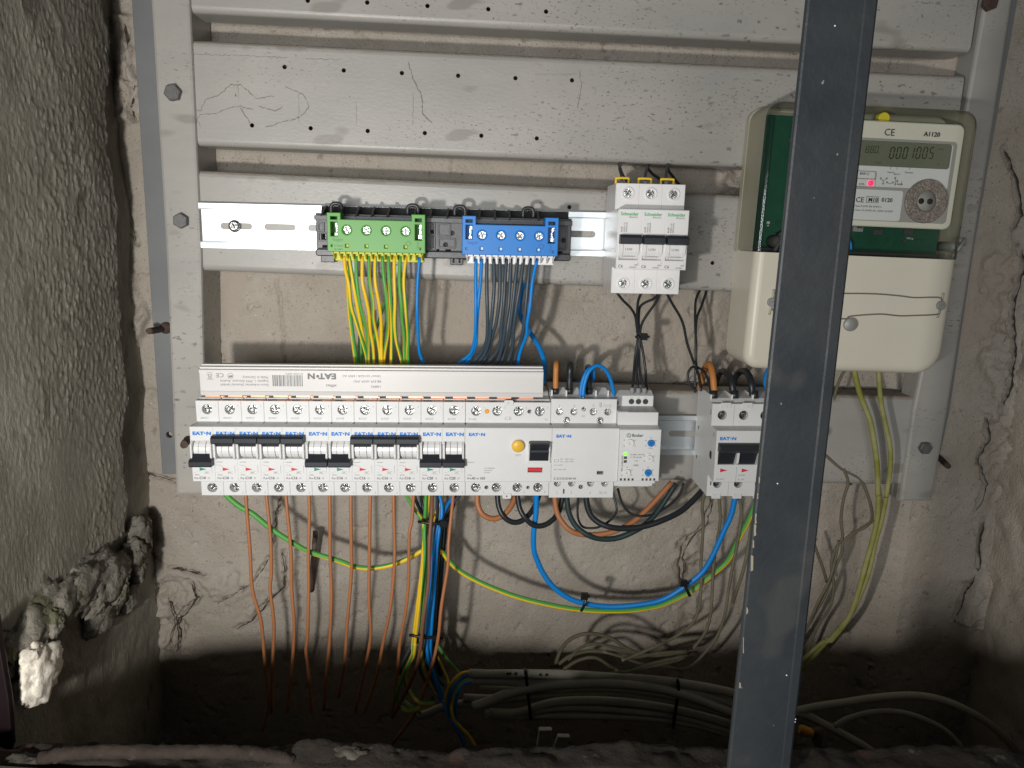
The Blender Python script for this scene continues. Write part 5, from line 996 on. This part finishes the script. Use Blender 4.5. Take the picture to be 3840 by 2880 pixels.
tie('black cable tie upright around the blue and green-yellow wires at their lowest sag', 'c8', (1592, 545), (1555, 640), -.036, 2.6, head=(1575, 545))
tie('black cable tie on the blue and green-yellow wires left of the post', 'cb', (160, 1060), (228, 1195), -.036, 2.8, head=(165, 1070))

# brown phase wires hanging down from the breakers
br = [('c7', [(1592, -140), (1600, 0), (1620, 250), (1635, 500), (1690, 700), (1710, 900), (1722, 1060), (1740, 1250), (1700, 1420)]),
      ('c7', [(1722, -140), (1738, 0), (1755, 200), (1758, 400), (1750, 500), (1775, 720), (1770, 900), (1764, 1060), (1760, 1300)]),
      ('c7', [(1850, -140), (1862, 0), (1885, 250), (1890, 500), (1907, 720), (1900, 900), (1886, 1060), (1860, 1300)]),
      ('c7', [(2000, -140), (2005, 0), (1998, 300), (2000, 500), (1993, 800), (1983, 900), (2000, 1040), (2020, 1300)]),
      ('c7', [(2135, -140), (2138, 0), (2140, 300), (2148, 550), (2135, 850), (2118, 1010), (2100, 1280)]),
      ('c8', [(62, -140), (62, 0), (65, 250), (65, 400), (40, 700), (20, 980), (-20, 1200)]),
      ('c8', [(190, -140), (186, 0), (180, 400), (180, 600), (190, 800), (152, 1020), (90, 1300)]),
      ('c8', [(338, -140), (340, 0), (345, 300), (320, 600), (270, 850), (230, 1060), (150, 1300)]),
      ('c8', [(470, -140), (458, 50), (440, 150), (435, 450), (415, 650), (380, 850), (358, 1090), (330, 1300)]),
      ('c8', [(590, -140), (585, 0), (570, 200), (565, 450), (530, 700), (510, 900), (460, 1080), (330, 1330)]),
      ('c8', [(728, -140), (715, 0), (695, 200), (690, 350), (650, 600), (630, 800), (600, 950), (540, 1150), (480, 1300), (330, 1500)])]
for i, (cr, L) in enumerate(br):
    lb = 'brown wire hanging from a breaker, %s of eleven from the left' % ORD[i]
    if i == 9: lb = 'darker brown wire in the middle of the colourful bundle, tenth of eleven'
    if i == 10: lb = 'brown wire crossing in front of the colourful bundle, rightmost of eleven'
    wire(lb, pts(cr, L, (-.034, -.038, -.036 - .001 * (i % 4), -.034, -.03) if i < 9 else (-.034, -.05, -.056, -.052, -.03)), 1.45 if i != 9 else 1.6, 'w_umber' if i == 9 else 'w_brown', 'brown wires hanging from the breakers')

# the bundle below the C20 breakers
def chain(*segs):
    o = []
    for cr, L in segs:
        x0, y0, k = CR[cr]; o += [(x0 + x * k, y0 + y * k) for x, y in L]
    return o
bun = [('green and yellow wire slanting in from the left to the upper bundle tie', chain(('bu', [(200, -60), (240, 90), (330, 250), (440, 420), (555, 590), (590, 720), (600, 1000), (585, 1300), (560, 1640)]), ('cl', [(560, 150), (545, 300), (540, 420), (460, 600), (385, 780), (332, 950), (345, 1100), (380, 1160)])), 1.5, 'gy', (-.015, -.034, -.040, -.03)),
       ('green and yellow wire running straight down the left of the bundle', chain(('bu', [(655, -60), (650, 90), (635, 400), (625, 620), (615, 900), (620, 1200), (590, 1640)]), ('cl', [(585, 150), (575, 300), (555, 440), (490, 560), (440, 720), (460, 860)])), 1.5, 'gy', (-.015, -.036, -.042, -.03)),
       ('yellow side showing, green and yellow wire next to the dark brown one', chain(('bu', [(715, -60), (708, 90), (690, 400), (670, 620), (650, 900), (640, 1200), (640, 1640)]), ('cl', [(650, 150), (660, 380), (690, 560), (730, 680), (800, 830), (870, 950), (990, 1070)])), 1.4, 'gy', (-.012, -.032, -.034, -.03)),
       ('green and yellow wire behind the bundle reaching the top white cable', chain(('bu', [(1005, -60), (1000, 150), (850, 480), (790, 760), (760, 1100), (745, 1640)]), ('cl', [(800, 120), (905, 320), (1000, 460), (1100, 585), (1190, 680), (1250, 720)])), 1.4, 'gy', (-.0, -.014, -.02, -.03)),
       ('green and yellow wire behind the bundle ending in the yellow fork', chain(('bu', [(600, 60), (700, 500), (760, 800), (800, 1640)]), ('cl', [(830, 250), (880, 440), (960, 620), (1020, 760), (1048, 860)])), 1.3, 'gy', (-.0, -.012, -.02, -.03)),
       ('blue wire down the front of the bundle, left one of two', chain(('bu', [(910, -60), (930, 90), (975, 300), (970, 560), (885, 760), (850, 1000), (800, 1350), (765, 1640)]), ('cl', [(745, 200), (748, 400), (775, 560), (850, 790), (915, 980), (1000, 1170), (1060, 1290)])), 1.5, 'w_blue', (-.02, -.036, -.042, -.03)),
       ('blue wire slanting in from the right to the upper bundle tie', chain(('bu', [(1330, -60), (1190, 150), (1080, 330), (990, 520), (935, 720), (915, 900), (875, 1200), (850, 1640)]), ('cl', [(795, 180), (790, 400), (800, 560), (860, 740), (940, 950), (1010, 1100)])), 1.5, 'w_blue', (-.01, -.034, -.038, -.03)),
       ('slate wire in the middle of the bundle beside the left blue one', chain(('bu', [(880, -60), (885, 100), (890, 350), (875, 600), (820, 760), (790, 1000), (765, 1300), (740, 1640)]), ('cl', [(720, 200), (720, 420), (760, 640), (850, 850), (930, 1050)])), 1.5, 'w_slate', (-.014, -.03, -.034, -.03)),
       ('slate wire at the right side of the bundle', chain(('bu', [(1420, -40), (1330, 110), (1160, 320), (1020, 540), (970, 700), (930, 1000), (900, 1400), (880, 1640)]), ('cl', [(835, 200), (825, 400), (850, 600), (900, 760), (980, 850)])), 1.5, 'w_slate', (-.006, -.024, -.028, -.03)),
       ('thick black wire along the right side of the bundle', chain(('bu', [(1260, 60), (1150, 450), (1050, 700), (1020, 1000), (990, 1300), (960, 1640)]), ('cl', [(870, 160), (860, 330), (870, 520), (940, 700)])), 2.6, 'w_black', (-.004, -.016, -.02)),
       ('slate wire slanting to the bundle from the upper left', chain(('bu', [(380, -20), (450, 220), (560, 470), (640, 640), (720, 900), (700, 1640)]), ('cl', [(640, 150), (560, 260), (480, 390), (400, 560), (370, 700)])), 1.5, 'w_slate', (-.006, -.026, -.03)),
       ('grey blue wire just right of the slanting slate one above the tie', chain(('bu', [(535, -20), (545, 100), (590, 400), (650, 640), (740, 900), (720, 1640)]), ('cl', [(690, 150), (640, 600), (760, 860)])), 1.4, 'w_slate', (-.002, -.024, -.026))]
for i, (lb, L, r, c, dp) in enumerate(bun): wire(lb, pts('full', L, dp), r, c, 'wires of the colourful bundle', twist=.03 * (-1) ** i, tw0=(5.2, 5.4, 2.0, 2.2, 1.8)[i] if i < 5 else 0, sub=4)
tie('upper black cable tie around the colourful bundle', 'bu', (490, 640), (1090, 690), -.040, 2.6, head=(1010, 680))
tie('lower black cable tie around the colourful bundle', 'cl', (500, 150), (920, 190), -.041, 2.6, head=(880, 190))
fork = [('yellow and green wire arching into the end of the top white cable', 'cl', [(1360, 655), (1270, 670), (1200, 695), (1110, 780), (1035, 900), (1000, 1050), (1000, 1120)], 1.5, 'gy', 2.2),
        ('blue wire arching into the end of the top white cable', 'cl', [(1380, 680), (1290, 705), (1200, 770), (1110, 870), (1050, 1000), (1035, 1200), (1080, 1350)], 1.6, 'w_blue', 0),
        ('blue wire arching into the end of the second white cable', 'cl', [(1400, 800), (1310, 810), (1230, 860), (1165, 960), (1135, 1120), (1140, 1280), (1180, 1400)], 1.6, 'w_blue', 0),
        ('green and yellow wire from the second white cable running down to the ledge', 'cl', [(1400, 775), (1270, 790), (1160, 900), (1090, 1060), (1080, 1200), (1120, 1330), (1220, 1450), (1310, 1540), (1400, 1680)], 1.6, 'gy', 1.0),
        ('blue wire running down beside the green and yellow one to the ledge', 'cl', [(960, 1060), (1030, 1230), (1120, 1390), (1200, 1540), (1260, 1680)], 1.5, 'w_blue', 0),
        ('yellowish wire curling low at the left of the bundle', 'cl', [(500, 920), (570, 1030), (640, 1085), (730, 1105), (840, 1095)], 1.6, 'gy', 2.4),
        ('short yellow green wire end lowest at the left of the bundle', 'cl', [(400, 1165), (480, 1200), (580, 1190), (630, 1130), (640, 1060)], 1.7, 'gy', 2.4),
        ('yellow green wire crossing just above the lowest wire end', 'cl', [(440, 1075), (510, 1130), (580, 1175), (650, 1240)], 1.4, 'gy', 2.4)]
for lb, cr, L, r, c, t0 in fork: wire(lb, pts(cr, L, (-.035, -.05, -.045)), r, c, tw0=t0, twist=.01)

# white sheathed cables
wc = [('top white cable of the bundle, cut end at its left', [(828, 1048), (1000, 1052), (1250, 1050), (1500, 1056), (1750, 1072), (2000, 1088), (2260, 1120), (2500, 1165), (2750, 1240)], 4.0),
      ('second white cable, just under the top one', [(850, 1090), (1050, 1096), (1250, 1108), (1450, 1100), (1700, 1095), (1950, 1105), (2250, 1160), (2500, 1230), (2750, 1320)], 4.0),
      ('white cable rising from a cut end across the front of the bundle', [(855, 1262), (960, 1225), (1080, 1178), (1250, 1140), (1450, 1118), (1700, 1112), (1950, 1130), (2200, 1180), (2500, 1290), (2750, 1380)], 4.1),
      ('white cable in the middle of the bundle behind the rising one', [(790, 1205), (1000, 1212), (1250, 1195), (1500, 1180), (1800, 1180), (2100, 1225), (2350, 1270), (2750, 1420)], 3.8),
      ('white cable fourth from the bottom of the bundle', [(960, 1300), (1150, 1300), (1350, 1240), (1600, 1222), (1900, 1240), (2200, 1290), (2500, 1370), (2750, 1470)], 3.8),
      ('lowest white cable of the bundle', [(930, 1308), (1150, 1318), (1400, 1318), (1700, 1322), (2000, 1335), (2300, 1380), (2600, 1470), (2750, 1520)], 3.6),
      ('white cable just above the lowest one', [(1150, 1330), (1350, 1272), (1600, 1268), (1850, 1288), (2150, 1320), (2450, 1400), (2750, 1500)], 3.6),
      ('short white cable end low at the left under the colourful bundle', [(490, 1325), (570, 1300), (650, 1265), (800, 1240), (1000, 1240)], 3.4),
      ('thin white cable hidden between the second and the rising one', [(900, 1130), (1050, 1145), (1250, 1150), (1500, 1150), (1800, 1150), (2200, 1210), (2700, 1350)], 3.2)]
for i, (lb, L, r) in enumerate(wc): wire(lb, pts('c8', L, (-.048 + (.012 if i in (3, 8, 7) else 0) - (.005 if i == 2 else 0),) * 2), r, 'w_white', 'white cables in the bundle', 'cable', 'cable', n=14)
def strap(label, crop, L, Y, wd):
    P = pts(crop, L, (Y,)); b = B(); b.tube(P, wd / 2, 8, sub=4); tag(b.build('cable_tie', 'tie'), label, 'cable tie', 'black cable ties')
strap('black cable tie hanging over the white cables near their cut ends', 'c8', [(1190, 1015), (1200, 1090), (1212, 1200), (1228, 1345)], -.0535, 2.8)
strap('black cable tie around the white cables left of the post', 'c8', [(2178, 1085), (2185, 1150), (2165, 1290), (2150, 1400)], -.0535, 3.0)
for i, (x, y, s) in enumerate(((1085, 1045, 16), (1130, 1046, 8), (1290, 1052, 7), (1330, 1054, 8))):
    P = pts('c8', [(x - s, y), (x, y + 2), (x + s, y - 1)], (-.0525,)); tag(B().tube(P, 1.0, 6, sub=2).build('tape_scrap', 'tie'), ['wide black tape scrap on the top white cable left of the tie', 'small black tape scrap beside the wide one on the top cable', 'left small black tape scrap right of the tie on the top cable', 'right small black tape scrap on the top white cable'][i], 'tape scrap')
rc = [('pale cable arching high to the right of the post at the bottom', [(700, 1300), (850, 1265), (1050, 1235), (1250, 1205), (1450, 1190), (1620, 1205), (1800, 1265), (1980, 1370), (2100, 1480), (2220, 1620)], 3.4),
      ('pale cable running down to the right from behind the post', [(700, 1290), (800, 1318), (950, 1395), (1100, 1475), (1230, 1555), (1380, 1680)], 3.6),
      ('faint cable arching inside the large one at the lower right', [(980, 1390), (1080, 1335), (1250, 1295), (1420, 1300), (1580, 1350), (1730, 1440), (1900, 1640)], 2.4)]
for lb, L, r in rc: wire(lb, pts('c9', L, (-.06, -.06)), r, 'w_white', None, 'cable', 'cable', n=12)
# ochre plug with a cork-brown body, low right
u, v, w = px(2560 + 800 * .5787, 1920 + 1420 * .5787, -.10); t = thing('plug', 'ochre plug with a rusty brown body lying right of the post', 'plug'); B().lathe((u - 6, v + 2, w), (1, -.25, .2), [(3.2, 0), (3.8, 1), (3.8, 9), (3.2, 11)], 14).build('plug_cap', 'ochre', t)
u, v, w = px(2560 + 900 * .5787, 1920 + 1490 * .5787, -.10); B().lathe((u - 4, v + 9, w - 4), (.35, -1, .4), [(5, 0), (6, 3), (6.2, 13), (7.4, 15), (7.4, 18), (6, 20)], 18).build('plug_body', 'rust', t)
# pale slats leaning behind the ledge
for i, L in enumerate((((1283, 1405), (1360, 1405), (1365, 1600), (1262, 1600)), ((1405, 1448), (1475, 1450), (1425, 1600), (1350, 1600)))):
    P = [W(at(1280 + x * .5787, 1920 + y * .5787, -.20))[:2] for x, y in L]; tag(B().plate(P[::-1], 198, 202, bev=.3).build('slat', 'wood'), ['wider upright pale slat standing behind the ledge', 'shorter leaning pale slat standing behind the ledge'][i], 'slat')

# old cloth covered wires and olive earth wires
old = [('old cloth wire hanging left under the isolator', chain(('cb', [(372, 180), (350, 330), (362, 450), (350, 700), (338, 900), (340, 1100), (312, 1340), (225, 1500), (20, 1640)]), ('c8', [(2060, 860), (1900, 930), (1820, 960)])), 1.35),
       ('old cloth wire hanging second from the left under the isolator', chain(('cb', [(512, 180), (530, 430), (500, 650), (462, 900), (448, 1200), (420, 1450), (340, 1620)]), ('c8', [(2212, 945), (2080, 985), (1850, 1035), (1780, 1025)])), 1.35),
       ('old cloth wire hanging third from the left under the isolator', chain(('cb', [(712, 200), (740, 400), (695, 690), (652, 900), (610, 1150), (570, 1400), (470, 1640)]), ('c8', [(2250, 1010), (2100, 1000), (1950, 985), (1820, 940), (1700, 905)])), 1.35),
       ('dark old wire close to the left edge of the post', chain(('cb', [(880, 300), (830, 560), (800, 750), (755, 950), (690, 1150), (640, 1300)])), 1.5),
       ('old wire arching highest over the white cables', chain(('c8', [(1390, 980), (1425, 890), (1490, 820), (1600, 788), (1740, 815), (1880, 900), (2020, 930), (2240, 900)])), 1.6),
       ('old wire in a lower arch over the white cables', chain(('c8', [(1410, 985), (1490, 930), (1620, 900), (1760, 915), (1900, 940), (2060, 915), (2240, 905)])), 1.6),
       ('old wire lying flat above the right part of the white cables', chain(('c8', [(1440, 1020), (1540, 960), (1650, 945), (1760, 1010), (1850, 1035), (2000, 985), (2240, 930)])), 1.5),
       ('thin old wire in the faint upper arch over the white cables', chain(('c8', [(1470, 960), (1550, 880), (1650, 855), (1800, 885), (1950, 925), (2150, 925)])), 1.3),
       ('old grey wire winding down behind the right side of the post', chain(('cb', [(1745, -60), (1790, 80), (1745, 250), (1722, 450), (1735, 620), (1660, 745), (1625, 900), (1650, 1100), (1615, 1300), (1480, 1520)]), ('c9', [(780, 960), (690, 1050)])), 1.4),
       ('old grey wire bowing right towards the olive wires', chain(('cb', [(1300, -420), (1560, -200), (1720, -60), (1900, 40), (1985, 200), (2030, 400), (1985, 500), (1840, 580), (1745, 660), (1725, 780), (1640, 980), (1560, 1200), (1400, 1480)]), ('c9', [(730, 880), (660, 960)])), 1.4),
       ('short old wire emerging slanting from behind the post', chain(('cb', [(1440, 640), (1490, 780), (1545, 930), (1582, 1060)])), 1.4),
       ('old grey wire falling left behind the post low on the wall', chain(('cb', [(1700, 650), (1660, 860), (1600, 1060), (1500, 1250), (1380, 1520)]), ('c9', [(720, 860), (650, 940)])), 1.3),
       ('old grey wire from under the meter along the edge of the post', chain(('c6', [(1060, 720), (1010, 820), (975, 960), (975, 1080), (1040, 1180), (1070, 1330), (1090, 1480)])), 1.3)]
for i, (lb, L, r) in enumerate(old): wire(lb, pts('full', L, (-.03, -.025, -.035, -.06) if i < 4 else ((-.055, -.05) if i < 8 else (.0, .002, .01))), r, 'w_old' if i < 4 or i > 7 else 'w_old_shaded', 'old cloth covered wires')
wire('olive green wire from under the meter, left of two', pts('full', chain(('c6', [(1100, 700), (1115, 760), (1150, 900), (1208, 1050), (1240, 1200), (1263, 1400), (1265, 1550)]), ('cb', [(2092, 130), (2085, 380), (2045, 600), (1990, 800), (1935, 1000), (1885, 1180), (1820, 1370), (1740, 1500), (1620, 1640)]), ('c9', [(940, 830), (800, 990), (700, 1080)])), (-.025, -.02, -.015, -.005)), 2.3, 'w_olive')
wire('olive green wire from under the meter, right of two', pts('full', chain(('c6', [(1268, 700), (1272, 780), (1285, 950), (1312, 1080), (1345, 1250), (1343, 1400), (1320, 1550)]), ('cb', [(2175, 180), (2150, 320), (2110, 500), (2065, 650), (2025, 850), (1980, 1020), (1905, 1200), (1850, 1330), (1740, 1480), (1600, 1640)]), ('c9', [(900, 850), (770, 970), (680, 1050)])), (-.025, -.02, -.015, -.005)), 2.0, 'w_olive')

# wires on top of the isolator
iso = [('orange wire bent over the top of the isolator', [(1400, 1520), (1385, 1440), (1370, 1290), (1340, 1165), (1310, 1150), (1270, 1200), (1235, 1340), (1190, 1520)], 'w_orange', 2.7),
       ('black wire bent over the isolator next to the orange one', [(1625, 1540), (1610, 1400), (1585, 1310), (1530, 1245), (1470, 1245), (1420, 1330), (1390, 1480)], 'w_black', 2.8),
       ('black wire bent over the isolator nearest the post', [(1865, 1540), (1850, 1400), (1830, 1310), (1780, 1240), (1710, 1240), (1650, 1310), (1610, 1420)], 'w_black', 2.8)]
for lb, L, c, r in iso: wire(lb, pts('bk', L, (-.038, -.036, -.02, .0, .01)), r, c)
for i, x in enumerate((2675, 2753, 2828)): tag(B().tube([px(x, 1466, -.038), px(x + 2, 1496, -.040)], 3.3, 12, sub=2).build('wire_ferrule', 'w_black'), 'black ferrule on the %s wire entering the isolator' % ORD[i], 'ferrule', 'black ferrules on the isolator')
wire('blue wire half hidden behind the post above the isolator', pts('full', [(2885, 1470), (2872, 1430), (2885, 1385), (2920, 1350), (2960, 1400)], (-.03, -.01)), 2.6, 'w_blue')
